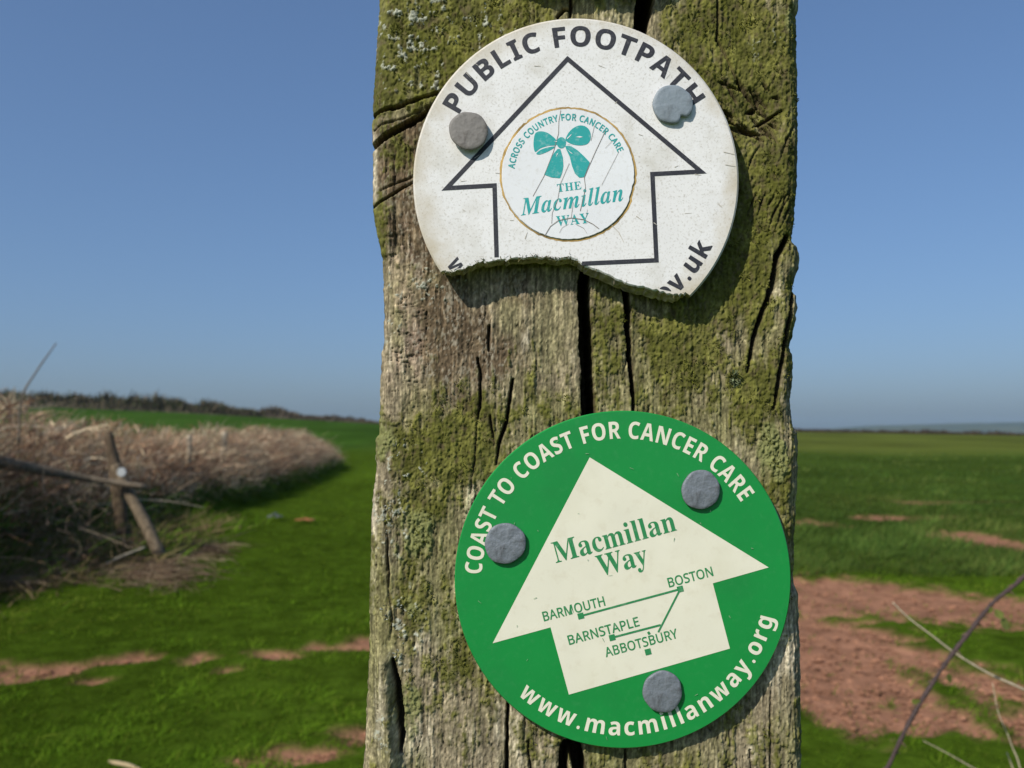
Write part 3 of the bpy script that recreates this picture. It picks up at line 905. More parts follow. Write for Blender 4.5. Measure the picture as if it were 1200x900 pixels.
# grey weathered flecks over the brown
C = mixc(C, np.array([0.36, 0.32, 0.24]), brown * smooth(.52, .66, speck * .5 + g_fine * .2 + grit2 * .3 + (blotch2 - .5) * .4) * .7)
mc = mixc(np.zeros(C.shape) + moss_a, moss_b, smooth(.42, .72, fbm(PX * .05, PY * .05, 241, 4)))
mc = mixc(mc, moss_d, smooth(.5, .8, fbm(PX * .11, PY * .09, 251, 3)) * .55)
mc *= (0.42 + .75 * speck + .45 * (grit - .5) + .4 * (flake - .3))[..., None]
mc = mixc(mc, wood_brown * .8, smooth(.55, .75, fbm(PX * .20, PY * .13, 271, 4, .6)) * .6)
C = mixc(C, mc, mossy * .88)
C = mixc(C, crust_c * (0.7 + .5 * speck)[..., None], crust * (0.55 + .4 * crustcell))
C = mixc(C, fleck_c, fleck * .9)
C = mixc(C, np.array([0.05, 0.042, 0.03]), np.clip(np.maximum(check * .6, np.maximum(check2 * .4, cross * .5)), 0, 1))
inner = np.array([0.085, 0.062, 0.038])
C = mixc(C, inner, soft_col * .85)

# ring: front columns, right side, back, left side
DEPTH = 0.102
side_t = np.concatenate([[.012, .03], np.linspace(.05, .95, 56), [.97]])
rows = len(zr)
ringX = [XX]; ringY = [D + DY]; ringZ = [ZZ]; ringC = [C]
edge_r = D + DY[:, -1]; edge_l = D + DY[:, 0]
def sidecols(xe, ye, tvals, sgn, seed):
    X = np.zeros((rows, len(tvals))); Y = X.copy(); Cc = np.zeros((rows, len(tvals), 3))
    for j, t in enumerate(tvals):
        nn = fbm(zr * 14, t * 34 + zr * 0, seed, 4) - .5
        X[:, j] = xe + sgn * (0.0004 - 0.004 * (1 - min(1, min(t, 1 - t) / .06)) * (t > .5)) - sgn * 0.0016 * t + 0.0016 * nn * sgn * (t > .02) - sgn * .0012
        Y[:, j] = ye + (D + DEPTH - ye) * t
        g = fbm(zr * 35 + 5, t * 40 + zr * 0, seed + 4, 3)
        m = smooth(.42, .62, fbm(zr * 60, t * 9 + zr * 0, seed + 8, 5, .6))[:, None]
        Cc[:, j] = (np.array([.30, .25, .17]) * (0.6 + .8 * g)[:, None]) * (1 - m * .7) + moss_a * 1.2 * m * .7
    return X, Y, np.repeat(zr[:, None], len(tvals), 1), Cc
for (xe, ye, tv, sg, sd) in ((rx_, edge_r, side_t, 1, 301), ):
    a_, b_, c_, d_ = sidecols(xe, ye, tv, sg, sd)
    ringX.append(a_); ringY.append(b_); ringZ.append(c_); ringC.append(d_)
bs = np.linspace(0, 1, 14)
bX = (rx_ - .005)[:, None] + ((lx + .005) - (rx_ - .005))[:, None] * bs[None, :]
bZ = np.repeat(zr[:, None], 14, 1)
ringX.append(bX); ringY.append(D + DEPTH + .002 * (fbm(bX * 200, bZ * 10, 331, 3) - .5)); ringZ.append(bZ)
ringC.append(np.array([.27, .23, .16]) * (0.6 + .8 * fbm(bX * 900, bZ * 20, 341, 3))[..., None])
a_, b_, c_, d_ = sidecols(lx, edge_l, side_t[::-1], -1, 311)
ringX.append(a_); ringY.append(b_); ringZ.append(c_); ringC.append(d_)
RX = np.concatenate(ringX, 1); RY = np.concatenate(ringY, 1); RZ = np.concatenate(ringZ, 1); RC = np.concatenate(ringC, 1)
nr, ncol = RX.shape
# slightly rounded, worn top
POST_O = np.array([0.0165, D + DEPTH / 2, 0.0])
verts = np.stack([RX, RY, RZ], -1).reshape(-1, 3)
vi = np.arange(nr * ncol).reshape(nr, ncol)
nxt = np.roll(vi, -1, 1)
quads = np.stack([vi[:-1], nxt[:-1], nxt[1:], vi[1:]], -1).reshape(-1, 4)
top_ring = verts[(nr - 1) * ncol:]
cen = top_ring.mean(0)
caps = []; capc = []
for k, sc in enumerate((0.97, .85, .6, .3, 0.02)):
    rg = cen + (top_ring - cen) * sc
    rg[:, 2] = z_top + 0.0025 * (1 - sc) + .0008 * (fbm(rg[:, 0] * 500, rg[:, 1] * 500, 351, 3) - .5)
    caps.append(rg); capc.append(np.array([.24, .21, .14]) * (0.7 + .6 * fbm(rg[:, 0] * 800, rg[:, 1] * 800, 361, 3))[:, None])
verts = np.concatenate([verts] + caps)
cols = np.concatenate([RC.reshape(-1, 3)] + capc)
for k in range(5):
    a0 = np.arange(ncol) + (nr - 1 + k) * ncol
    a1 = a0 + ncol
    q = np.stack([a0, np.roll(a0, -1), np.roll(a1, -1), a1], -1)
    quads = np.concatenate([quads, q])
M_post = material("weathered mossy timber", attr=True, rough=0.93, var=0.22, scale=1500, stretch=(1, 1, .25), bump=0.00016, bump_scale=1900, spec=0.12)
post = link('wooden_post', grid_mesh('wooden_post', verts - POST_O, quads, cols), M_post)
post.location = POST_O
tag(post, 'weathered square timber post, split and green with moss, carrying two round waymarkers', 'post')


def front_at(px, py):
    """depth of the post's front face at a picture point"""
    r = np.argmin(np.abs(PY[:, 190] - py)); c_ = np.argmin(np.abs(PX[r] - px))
    return float(D + DY[r, c_])


# a few raised leafy lichens and moss cushions on the wood
def tufts(name, label_mat, spots, height, spread, n_each, pal, wid):
    base = []; d = []; c = []
    for (px, py, rr) in spots:
        for k in range(n_each):
            a = rng.uniform(0, 2 * math.pi); q = rr * math.sqrt(rng.random())
            qx, qy = px + q * math.cos(a), py + q * math.sin(a)
            x, z = P(qx, qy)
            base.append((x, front_at(qx, qy) + .0002, z))
            d.append((math.cos(a) * spread + rng.normal(0, .3), -1, -math.sin(a) * spread + rng.normal(0, .3)))
            c.append(np.array(pal[rng.integers(0, len(pal))]) * rng.uniform(.7, 1.25))
    n = len(base)
    o = ribbons(np.array(base) - POST_O, np.array(d), rng.uniform(.5, 1, n) * height, rng.uniform(.6, 1.2, n) * wid,
                rng.normal(0, .4, (n, 3)), 2, np.array(c), name, label_mat, post, tip=.6)
    return tag(o, kind='stuff')


M_lichen = material('lichen', attr=True, rough=.95, spec=.05)
tufts('lichen', M_lichen, [(861, 444, 6)], .0010, .8, 110, [(.17, .20, .11), (.14, .16, .08)], .0005)
fl = [(490, 12, 4), (494, 25, 4), (486, 8, 3), (555, 21, 3), (560, 27, 3), (531, 28, 2), (577, 31, 2), (533, 50, 2), (452, 594, 3), (455, 591, 3), (453, 626, 4), (450, 712, 3), (468, 711, 3), (453, 722, 3), (470, 742, 3), (474, 752, 3), (466, 765, 3), 
      (570, 6, 2), (462, 38, 3), (480, 50, 3), (500, 46, 2), (450, 870, 3), (478, 14, 2), (466, 530, 2)]
tufts('lichen', M_lichen, fl, .0005, 1.6, 12, [(.40, .42, .36), (.32, .34, .28), (.44, .46, .41)], .0006)
ms = []
for k in range(900):
    r_ = rng.integers(60, nr - 60); c_ = rng.integers(5, NF - 5)
    if mossy[r_, c_] > .6 and crk[r_, c_] < .0005 and -20 < PY[r_, c_] < 920: ms.append((PX[r_, c_], PY[r_, c_], 5))
tufts('moss', M_lichen, ms, .0006, 1.0, 30, [(.11, .115, .016), (.18, .18, .036), (.07, .075, .014)], .0003)

# ================================================================== text
FONT_DIR = os.path.join(bpy.utils.resource_path('LOCAL'), 'datafiles', 'fonts')
try:
    FONT = bpy.data.fonts.load(os.path.join(FONT_DIR, 'NotoSansMath-Regular.woff2'))
except Exception:
    FONT = None
STYLE = {'serif': (0x1D400, 0x1D41A), 'serif_italic': (0x1D468, 0x1D482), 'bold': (0x1D5D4, 0x1D5EE), 'plain': (0x1D5A0, 0x1D5BA)}


def styled(s, style):
    if FONT is None: return s
    u, l = STYLE[style]
    return ''.join(chr(u + ord(ch) - 65) if 'A' <= ch <= 'Z' else chr(l + ord(ch) - 97) if 'a' <= ch <= 'z' else ch for ch in s)


def text_shape(s, style, spacing=1.0, offset=0.0):
    """flat letters as (verts Nx2, faces), capital height scaled to 1"""
    def one(body):
        cu = bpy.data.curves.new('t', 'FONT'); cu.body = styled(body, style)
        if FONT: cu.font = FONT
        cu.space_character = spacing; cu.offset = offset; cu.resolution_u = 6
        ob = bpy.data.objects.new('t', cu); scene.collection.objects.link(ob)
        dg = bpy.context.evaluated_depsgraph_get()
        me = ob.evaluated_get(dg).to_mesh()
        v = np.array([tuple(p.co)[:2] for p in me.vertices]); f = [tuple(p.vertices) for p in me.polygons]
        ob.evaluated_get(dg).to_mesh_clear()
        bpy.data.objects.remove(ob); bpy.data.curves.remove(cu)
        return v, f
    v, f = one(s)
    cap = one('H')[0]
    h = cap[:, 1].max() - cap[:, 1].min()
    return v / h, f


def origin(o):
    v = Vector((0, 0, 0))
    while o is not None:
        v = v + o.location; o = o.parent
    return np.array(v)


def lettering(name, v, f, mapping, Y, mat, parent, clip=None, weight=0.0):
    """lay flat letters on an upright plane; mapping turns letter units into picture points"""
    px, py = mapping(v[:, 0], v[:, 1])
    if clip is not None:
        bm = bmesh.new()
        vv = [bm.verts.new((a, b, 0)) for a, b in zip(px, py)]
        for q in f:
            try: bm.faces.new([vv[i] for i in q])
            except ValueError: pass
        for (pt, nrm) in clip:
            bmesh.ops.bisect_plane(bm, geom=list(bm.verts) + list(bm.edges) + list(bm.faces), dist=1e-5,
                                   plane_co=(pt[0], pt[1], 0), plane_no=(nrm[0], nrm[1], 0), clear_outer=True)
        bm.verts.index_update()
        px = np.array([q.co.x for q in bm.verts]); py = np.array([q.co.y for q in bm.verts])
        f = [tuple(q.index for q in fc.verts) for fc in bm.faces]
        bm.free()
    o0 = origin(parent)
    shifts = [(0, 0)] if weight == 0 else [(0, 0), (weight, 0), (-weight, 0), (0, weight), (0, -weight)]
    V = []; Fc = []
    for k, (sx, sy) in enumerate(shifts):
        x, z = P(px + sx, py + sy, Y)
        Fc += [tuple(i + len(V) for i in q) for q in f]
        V += list(np.stack([x, np.full(len(x), Y - k * .000004), z], 1) - o0)
    return link(name, py_mesh(name, V, Fc), mat, parent)


def straight(p0, p1, width_u, h, slant=0.0):
    """baseline from p0 to p1, capital height h picture pixels"""
    p0 = np.array(p0, float); p1 = np.array(p1, float)
    d = p1 - p0; L = np.linalg.norm(d); u = d / L; nrm = np.array([u[1], -u[0]])
    k = L / width_u
    return lambda a, b: (p0[0] + u[0] * (a * k + slant * b * h) + nrm[0] * b * h, p0[1] + u[1] * (a * k + slant * b * h) + nrm[1] * b * h)


def arc_over(c, r, a0, a1, width_u, h):
    """letters standing on a circle; angles from the top, clockwise, in degrees"""
    def f(a, b):
        t = np.radians(a0 + (a1 - a0) * a / width_u); rr = r + b * h
        return c[0] + rr * np.sin(t), c[1] - rr * np.cos(t)
    return f


def arc_under(c, r, a0, a1, width_u, h):
    """letters hanging inside the foot of a circle; angles from the bottom, anticlockwise in the picture"""
    def f(a, b):
        t = np.radians(a0 + (a1 - a0) * a / width_u); rr = r - b * h
        return c[0] + rr * np.sin(t), c[1] + rr * np.cos(t)
    return f


def norm(v):
    x0 = v[:, 0].min()
    v = v.copy(); v[:, 0] -= x0
    return v, v[:, 0].max()


def poly_sheet(name, polys, Y, mat, parent, step=0.000004):
    """flat print made of picture polygons"""
    o0 = origin(parent)
    V = []; Fc = []
    for i, pl in enumerate(polys):
        pl = np.array(pl, float)
        x, z = P(pl[:, 0], pl[:, 1], Y - i * step)
        b = len(V)
        V += [(x[k] - o0[0], Y - i * step - o0[1], z[k] - o0[2]) for k in range(len(pl))]
        Fc.append(tuple(range(b, b + len(pl))))
    return link(name, py_mesh(name, V, Fc), mat, parent)


def stroke(p, q, w0, w1=None):
    p = np.array(p, float); q = np.array(q, float); w1 = w0 if w1 is None else w1
    d = (q - p) / np.linalg.norm(q - p); n_ = np.array([d[1], -d[0]])
    return [p + n_ * w0 / 2, q + n_ * w1 / 2, q - n_ * w1 / 2, p - n_ * w0 / 2]


def plate(name, front, Yf, Yb, mat, parent, back_shift=None, bev=1.6, centre=None):
    """thick flat plate with softened front edge; back_shift moves points of the rear outline (broken edge)"""
    front = np.array(front, float); c = np.array(centre, float)
    n_ = len(front)
    back = front + (back_shift if back_shift is not None else 0)
    inner = c + (front - c) * (1 - bev / np.linalg.norm(front - c, axis=1))[:, None]
    o0 = origin(parent)
    V = []
    mid = (Yf * .45 + Yb * .55)
    jag = back_shift is not None
    for ring, (pts_, Y) in enumerate(((inner, Yf), (front, Yf + .00035), ((front + back) / 2 + ((rng.normal(0, .9, front.shape) * (np.abs(back_shift).sum(1) > 0)[:, None]) if jag else 0), mid), (back, Yb))):
        # every ring keeps the outline traced for the front plane, so the edge runs straight back
        x, z = P(pts_[:, 0], pts_[:, 1], Yf)
        V += [(x[k] - o0[0], Y - o0[1], z[k] - o0[2]) for k in range(n_)]
    Fc = [tuple(range(n_ - 1, -1, -1)), tuple(3 * n_ + k for k in range(n_))]
    for r in range(3):
        for k in range(n_):
            k2 = (k + 1) % n_
            Fc.append((r * n_ + k, r * n_ + k2, (r + 1) * n_ + k2, (r + 1) * n_ + k))
    return link(name, py_mesh(name, V, Fc), mat, parent)


# ================================================================== white waymarker
WC = (675.0, 212.0); WR = 191.0
Y_W = D - 0.0062        # front of the white disc, standing a little off the wood
white = empty('waymarker_disc', tuple(map(float, (P(*WC)[0], D, P(*WC)[1]))))
tag(white, 'white round public footpath disc with a broken lower edge and bow sticker', 'waymarker')
M_white = spotted('scuffed white plastic', (0.80, 0.785, 0.755), (0.40, 0.36, 0.29), .62, 1900, .55, (0.58, 0.55, 0.475), .85, 75, bump=.00002, bump_scale=1500)
ang0 = math.degrees(math.atan2(516.5 - WC[0], -(318.5 - WC[1])))
ang1 = math.degrees(math.atan2(806 - WC[0], -(343.5 - WC[1])))
arc = [(WC[0] + WR * math.sin(R(t)), WC[1] - WR * math.cos(R(t))) for t in np.linspace(ang0, ang1, 110)]
arc = [(a, b) for (a, b) in arc]
brk = np.array([(806, 343.5), (798, 346), (790.5, 346), (775, 342), (757.7, 338.5), (741, 334), (725, 329), (712, 322), (700, 318), (690, 314), (681.5, 310.5), (674, 305), (669, 302.5), (660, 304), (651, 305),
                (640, 302.5), (626, 302.5), (610, 303), (593, 304.5), (580, 306), (564.5, 307), (552, 312), (540, 316.5), (528, 319.5), (516.5, 318.5)])
dense = []
for i in range(len(brk) - 1):
    for t in np.linspace(0, 1, 4, endpoint=False):
        dense.append(brk[i] * (1 - t) + brk[i + 1] * t + (rng.normal(0, .7, 2) if 0 < i + t else 0))
outline = np.array(arc + dense[1:])
shift = np.zeros(outline.shape)
na = len(arc)
tt = np.linspace(0, 1, len(outline) - na)
shift[na:, 1] = (5.5 + 2.5 * (fbm(tt * 14, tt * 0, 5, 3))) * smooth(0, .06, tt) * smooth(1, .9, tt)
shift[na:, 1] *= .8 * np.interp(tt, [0, .35, .5, .6, 1], [1.25, 1.1, .6, .55, .6])
plate_w = plate('plate', outline, Y_W, Y_W + 0.0034, M_white, white, shift, 2.2, WC)
# yellowed, grimy rim: a stain that follows the outline of the plate
nt = M_white.node_tree; N = nt.nodes; Lk = nt.links
bs_ = N['Principled BSDF']; c_in = bs_.inputs['Base Color'].links[0].from_socket
tc_ = N.new('ShaderNodeTexCoord'); ln_ = N.new('ShaderNodeVectorMath'); ln_.operation = 'LENGTH'
Lk.new(tc_.outputs['Object'], ln_.inputs[0])
nz_ = N.new('ShaderNodeTexNoise'); nz_.inputs['Scale'].default_value = 110; nz_.inputs['Detail'].default_value = 7; nz_.inputs['Roughness'].default_value = .7
Lk.new(tc_.outputs['Object'], nz_.inputs['Vector'])
ad_ = N.new('ShaderNodeMath'); ad_.operation = 'MULTIPLY_ADD'; ad_.inputs[1].default_value = .016
Lk.new(nz_.outputs[0], ad_.inputs[0]); Lk.new(ln_.outputs['Value'], ad_.inputs[2])
mr_ = N.new('ShaderNodeMapRange'); mr_.inputs['From Min'].default_value = .0415; mr_.inputs['From Max'].default_value = .0485; mr_.inputs['To Max'].default_value = .75
Lk.new(ad_.outputs[0], mr_.inputs[0])
mx_ = N.new('ShaderNodeMix'); mx_.data_type = 'RGBA'
Lk.new(mr_.outputs[0], mx_.inputs['Factor']); Lk.new(c_in, mx_.inputs[6]); mx_.inputs[7].default_value = (0.50, 0.42, 0.28, 1)
Lk.new(mx_.outputs[2], bs_.inputs['Base Color'])
# broken edge gets its own grubby material
M_break = material('grubby broken plastic', (0.36, 0.31, 0.22), .95, var=.5, scale=500, bump=.0004, bump_scale=900)
plate_w.data.materials.append(M_break)
M_rimstain = material('yellowed plastic rim', (0.56, 0.46, 0.31), .7, var=.2, scale=300)
plate_w.data.materials.append(M_rimstain)
n_ = len(outline)
for p_ in plate_w.data.polygons:
    if p_.index >= 2:
        k = (p_.index - 2) % n_; ring = (p_.index - 2) // n_
        if na - 1 <= k < n_ - 1 and ring >= 1: p_.material_index = 1
        elif k < na and ring >= 1: p_.material_index = 2

M_black = spotted('faded black print', (0.026, 0.027, 0.035), (0.22, 0.21, 0.20), .28, 1800, .6)
YP = Y_W - 0.00005
v, f = text_shape('PUBLIC FOOTPATH', 'bold', 1.10)
v, w = norm(v)
lettering('lettering', v, f, arc_over(WC, 158, -60, 57, w, 23), YP, M_black, white, weight=.32)
# address along the foot: what the break has left of it
v, f = text_shape('ov.uk', 'bold', 1.06)
v, w = norm(v)
def side_of(p, q):
    d = np.array(q, float) - np.array(p, float)
    return (p, (-d[1], d[0])) if (-d[1]) * (600 - p[0]) + d[0] * (200 - p[1]) < 0 else (p, (d[1], -d[0]))
lettering('lettering', v, f, arc_under(WC, 177, 35.5, 64.5, w, 22), YP, M_black, white, clip=[side_of((741, 331), (800, 344))], weight=.4)
v, f = text_shape('w', 'bold'); v, w = norm(v)
lettering('lettering', v, f, arc_under(WC, 181, -57.5, -50.5, w, 21), YP, M_black, white, clip=[side_of((520, 317.5), (545, 313))])
# outline arrow: mitred strokes
A_ = [np.array(p, float) for p in ((582, 301.5), (579.5, 217.3), (523.5, 220.5), (665.2, 69.0), (821.5, 201.0), (764.5, 204.0), (769.3, 305.0), (682, 309.0))]
hw = 2.6
inner, outer = [], []
for i, p in enumerate(A_):
    d0 = (A_[i] - A_[i - 1]) if i > 0 else (A_[1] - A_[0])
    d1 = (A_[i + 1] - A_[i]) if i < len(A_) - 1 else (A_[-1] - A_[-2])
    d0 = d0 / np.linalg.norm(d0); d1 = d1 / np.linalg.norm(d1)
    n0 = np.array([d0[1], -d0[0]]); n1 = np.array([d1[1], -d1[0]])
    m = n0 + n1; m /= np.linalg.norm(m)
    s_ = hw / max(.34, m @ n0)
    outer.append(p + m * s_); inner.append(p - m * s_)
poly_sheet('arrow', [[outer[i], outer[i + 1], inner[i + 1], inner[i]] for i in range(len(A_) - 1)], YP, M_black, white, 0)

# the bow sticker
SC = (666.0, 204.3); SR = 78.0
Y_S = Y_W - 0.00035
ring = []
sr_ = np.random.default_rng(3)
for k in range(140):
    t = 2 * math.pi * k / 140
    r = SR * (1 + .006 * math.sin(3 * t + 1)) + sr_.normal(0, .16) - (1.2 if .55 < (t / math.pi) % 2 < .62 else 0)
    ring.append((SC[0] + r * math.sin(t), SC[1] - r * .985 * math.cos(t)))
M_gum = material('brown gum edge', (0.46, 0.30, 0.10), .8, var=.55, scale=260)
halo = []
for k, (a, b) in enumerate(ring):
    t = 2 * math.pi * k / 140
    g = 1.1 + 1.3 * max(0, math.cos(t - 2.5)) + .9 * sr_.random() + 1.4 * max(0, math.cos(t + 1.2)) * sr_.random()
    halo.append((SC[0] + (a - SC[0]) * (1 + g / SR), SC[1] + (b - SC[1]) * (1 + g / SR)))
sticker = plate('sticker', ring, Y_S, Y_W + .00002 - .00004, spotted('white vinyl', (0.80, 0.805, 0.80), (0.45, 0.40, 0.30), .25, 900, .35), white, None, .8, SC)
poly_sheet('gum_edge', [halo], Y_W - .00003, M_gum, sticker)
M_teal = spotted('teal print', (0.025, 0.36, 0.34), (0.30, 0.52, 0.50), .5, 1000, .5)
YT = Y_S - .00005
Z8 = lambda pts: [(570 + a / 4.737, 110 + b / 4.737) for a, b in pts]


def closed(pts, per=5):
    pts = np.array(pts, float); m = len(pts); out = []
    for i in range(m):
        p0, p1, p2, p3 = pts[i - 1], pts[i], pts[(i + 1) % m], pts[(i + 2) % m]
        for t in np.linspace(0, 1, per, endpoint=False):
            out.append(.5 * ((2 * p1) + (-p0 + p2) * t + (2 * p0 - 5 * p1 + 4 * p2 - p3) * t ** 2 + (-p0 + 3 * p1 - 3 * p2 + p3) * t ** 3))
    return out


bow = [closed(Z8([(262, 262), (270, 222), (292, 208), (332, 213), (368, 236), (388, 258), (388, 284), (345, 288), (300, 302), (272, 322), (263, 300)])),
       closed(Z8([(277, 331), (300, 311), (345, 296), (384, 292), (352, 314), (312, 332), (290, 337)])),
       closed(Z8([(443, 262), (440, 246), (462, 208), (492, 184), (520, 175), (550, 181), (573, 204), (579, 244), (562, 276), (524, 286), (478, 280)])),
       closed(Z8([(440 - 24 + 26 * math.cos(t), 271 + 31 * math.sin(t)) for t in np.linspace(0, 2 * math.pi, 14, endpoint=False)]), 3),
       Z8([(396, 305), (374, 330), (350, 378), (320, 448), (362, 464), (408, 468), (421, 435), (427, 400), (424, 352), (410, 306)]),
       Z8([(436, 288), (470, 290), (505, 312), (542, 346), (574, 380), (558, 420), (542, 462), (516, 465), (492, 442), (475, 400), (463, 350), (445, 312)])]
poly_sheet('bow', bow, YT, M_teal, sticker)
M_wl = material('white print', (0.78, 0.79, 0.78), .5)
poly_sheet('bow_highlight', [Z8([(446, 246), (474, 221), (470, 230), (450, 251)]), Z8([(497, 239), (518, 234), (536, 239), (518, 243)]), Z8([(398, 330), (386, 352), (392, 330)]),
                             Z8([(448, 308), (480, 332), (470, 330)]), Z8([(392, 262), (372, 262), (392, 267)]), Z8([(448, 277), (478, 279), (448, 281)])], YT - .00006, M_wl, sticker)
v, f = text_shape('ACROSS COUNTRY FOR CANCER CARE', 'plain', 1.12, .012); v, w = norm(v)
lettering('lettering', v, f, arc_over(SC, 63.6, -84, 66, w, 7.6), YT, M_teal, sticker, weight=.15)
v, f = text_shape('THE', 'serif', 1.05); v, w = norm(v)
lettering('lettering', v, f, straight((653.5, 225.0), (681.5, 221.5), w, 9.2), YT, M_teal, sticker)
v, f = text_shape('Macmillan', 'serif_italic', 1.04); v, w = norm(v)
lettering('lettering', v, f, straight((610.5, 252.5), (730.5, 235), w, 19.5, .08), YT, M_teal, sticker)
v, f = text_shape('WAY', 'serif', 1.08); v, w = norm(v)
lettering('lettering', v, f, straight((652.5, 265), (691, 261), w, 11.6), YT, M_teal, sticker)
M_craze = material('crazed vinyl', (0.26, 0.22, 0.18), .9)
hair = []
for pts_, w_ in (([(413, 90), (402, 150), (400, 220), (372, 320), (320, 455), (258, 568)], .55), ([(490, 150), (492, 108)], .4), ([(600, 175), (580, 260)], .4), ([(660, 205), (610, 310), (570, 400), (543, 465), (550, 520), (535, 590), (520, 650)], .6),
                 ([(735, 320), (640, 505)], .35), ([(460, 385), (410, 500), (395, 590), (365, 660), (362, 720)], .45), ([(482, 600), (470, 690)], .4), ([(325, 785), (355, 735), (400, 702), (470, 688), (540, 697), (590, 722), (625, 748)], .7), ([(405, 770), (420, 742), (455, 722)], .35),
                 ([(500, 725), (540, 745), (558, 775)], .35), ([(700, 260), (660, 300)], .3), ([(560, 640), (555, 680)], .3)):
    q = Z8(pts_)
    for i in range(len(q) - 1): hair.append(stroke(q[i], q[i + 1], w_))
poly_sheet('crack_line', hair, YT - .00004, M_craze, sticker, .000001)
# scuffs and scratches on the white plate
sc_ = []
for k in range(34):
    a = rng.uniform(0, 2 * math.pi); r = rng.uniform(85, 184)
    cx, cy = WC[0] + r * math.sin(a), WC[1] - r * math.cos(a)
    if cy > 292: continue
    ln = rng.uniform(1.0, 4.5); t = rng.normal(.1, .5)
    sc_.append(stroke((cx - ln * math.cos(t), cy - ln * math.sin(t)), (cx + ln * math.cos(t), cy + ln * math.sin(t)), rng.uniform(.5, 1.4), .3))
for p_, q_ in (((848, 178), (861, 181)), ((850, 193), (862, 195)), ((715, 262), (725, 272)), ((725, 272), (731, 284))):
    sc_.append(stroke(p_, q_, .9, .5))
tag(poly_sheet('scuff_mark', sc_, YP - .00002, material('scuff grey', (0.50, 0.46, 0.39), .9), white, .000001), kind='stuff')
# algae clinging to the broken edge
base = []; d = []
for k in range(280):
    t = rng.random() ** 1.0
    u = rng.choice([rng.normal(.78, .12), rng.normal(.62, .08), rng.random()])
    u = min(max(u, .01), .99)
    i = na + int(u * (n_ - na - 1))
    px, py = outline[i]
    j = abs(rng.normal(0, 1)) * (2.6 if .5 < u < .95 else .8)
    x, z = P(px + rng.normal(0, 1.5), py - j + 1.0, Y_W)
    base.append((x, Y_W + (.00002 if j > .6 else rng.uniform(0, .002)), z)); d.append((rng.normal(0, 1), -.25, rng.normal(0, .8)))
n2 = len(base)
o = ribbons(np.array(base) - np.array(white.location), np.array(d), rng.uniform(.0002, .0008, n2), rng.uniform(.00012, .0003, n2), rng.normal(0, .3, (n2, 3)), 2,
            np.array([(.10, .09, .03), (.07, .075, .025), (.16, .14, .07)])[rng.integers(0, 3, n2)], 'algae', M_lichen, white, tip=.5)
tag(o, kind='stuff')

# ================================================================== green waymarker
GC = (730.0, 679.3); GR = 197.3
Y_G = D - 0.0032
green = empty('waymarker_disc', tuple(map(float, (P(*GC)[0], D, P(*GC)[1]))))
tag(green, 'green round long-distance path disc with a cream arrow and route map', 'waymarker')
M_green = spotted('glossy green plastic', (0.011, 0.250, 0.050), (0.06, 0.30, 0.10), .18, 700, .33, (0.016, 0.205, 0.05), .6, 60, spec=.45)
circ = [(GC[0] + GR * math.sin(t), GC[1] - GR * 1.004 * math.cos(t)) for t in np.linspace(0, 2 * math.pi, 160, endpoint=False)]
plate_g = plate('plate', circ, Y_G, Y_G + .0022, M_green, green, None, 1.3, GC)
plate_g.data.materials.append(material('pale green rim', (0.20, 0.40, 0.17), .6, var=.25, scale=200))
for p_ in plate_g.data.polygons:
    if p_.index >= 2 + 160: p_.material_index = 1
M_cream = spotted('cream plastic', (0.78, 0.745, 0.59), (0.56, 0.48, 0.33), .22, 300, .38, (0.68, 0.64, 0.47), .5, 70)
Z2 = lambda a, b: (520 + a / 2.093, 470 + b / 2.093)
YG = Y_G - .00005
poly_sheet('arrow', [[Z2(358, 138), Z2(797, 408), Z2(660, 447), Z2(702, 607), Z2(307, 720), Z2(262, 555), Z2(120, 594)]], YG, M_cream, green)
v, f = text_shape('COAST TO COAST FOR CANCER CARE', 'bold', 1.07); v, w = norm(v)
lettering('lettering', v, f, arc_over(GC, 165.6, -87.5, 56.5, w, 19.8), YG, M_cream, green, weight=.12)
v, f = text_shape('www.macmillanway.org', 'bold', 1.10); v, w = norm(v)
lettering('lettering', v, f, arc_under(GC, 182.5, -42.5, 75.5, w, 20.5), YG, M_cream, green, weight=.12)
M_gprint = spotted('green print', (0.030, 0.235, 0.080), (0.25, 0.40, 0.25), .4, 700, .45)
YH = YG - .00006
v, f = text_shape('Macmillan', 'serif', 1.0); v, w = norm(v)
lettering('lettering', v, f, straight((651.5, 659.8), (793.5, 621.3), w, 24.5), YH, M_gprint, green)
v, f = text_shape('Way', 'serif', 1.0); v, w = norm(v)
lettering('lettering', v, f, straight((703, 675.5), (760.5, 660.5), w, 24.5), YH, M_gprint, green)
for s_, p0, p1 in (('BARMOUTH', Z2(246, 540), Z2(397, 501)), ('BOSTON', Z2(553, 457), Z2(662, 428)), ('BARNSTAPLE', Z2(308, 598), Z2(481, 551)), ('ABBOTSBURY', Z2(398, 628), Z2(576, 580))):
    v, f = text_shape(s_, 'plain', 1.02, .012); v, w = norm(v)
    lettering('lettering', v, f, straight(p0, p1, w, 11.4), YH, M_gprint, green)


def square(a, b, s=3.8):
    c0 = np.array(Z2(a, b)); t = math.radians(-14)
    return [c0 + s * np.array((math.cos(t + math.pi / 4 + k * math.pi / 2), math.sin(t + math.pi / 4 + k * math.pi / 2))) * 1.3 for k in range(4)]


poly_sheet('route_map', [stroke(Z2(336, 527), Z2(580, 461), 2.3), stroke(Z2(580, 461), Z2(526, 567), 2.1), stroke(Z2(413, 580), Z2(532, 549), 2.3),
                         square(336, 527), square(580, 461), square(413, 580), square(501, 615), stroke(Z2(501, 566), Z2(505, 572), 3)], YH - .00002, M_gprint, green)
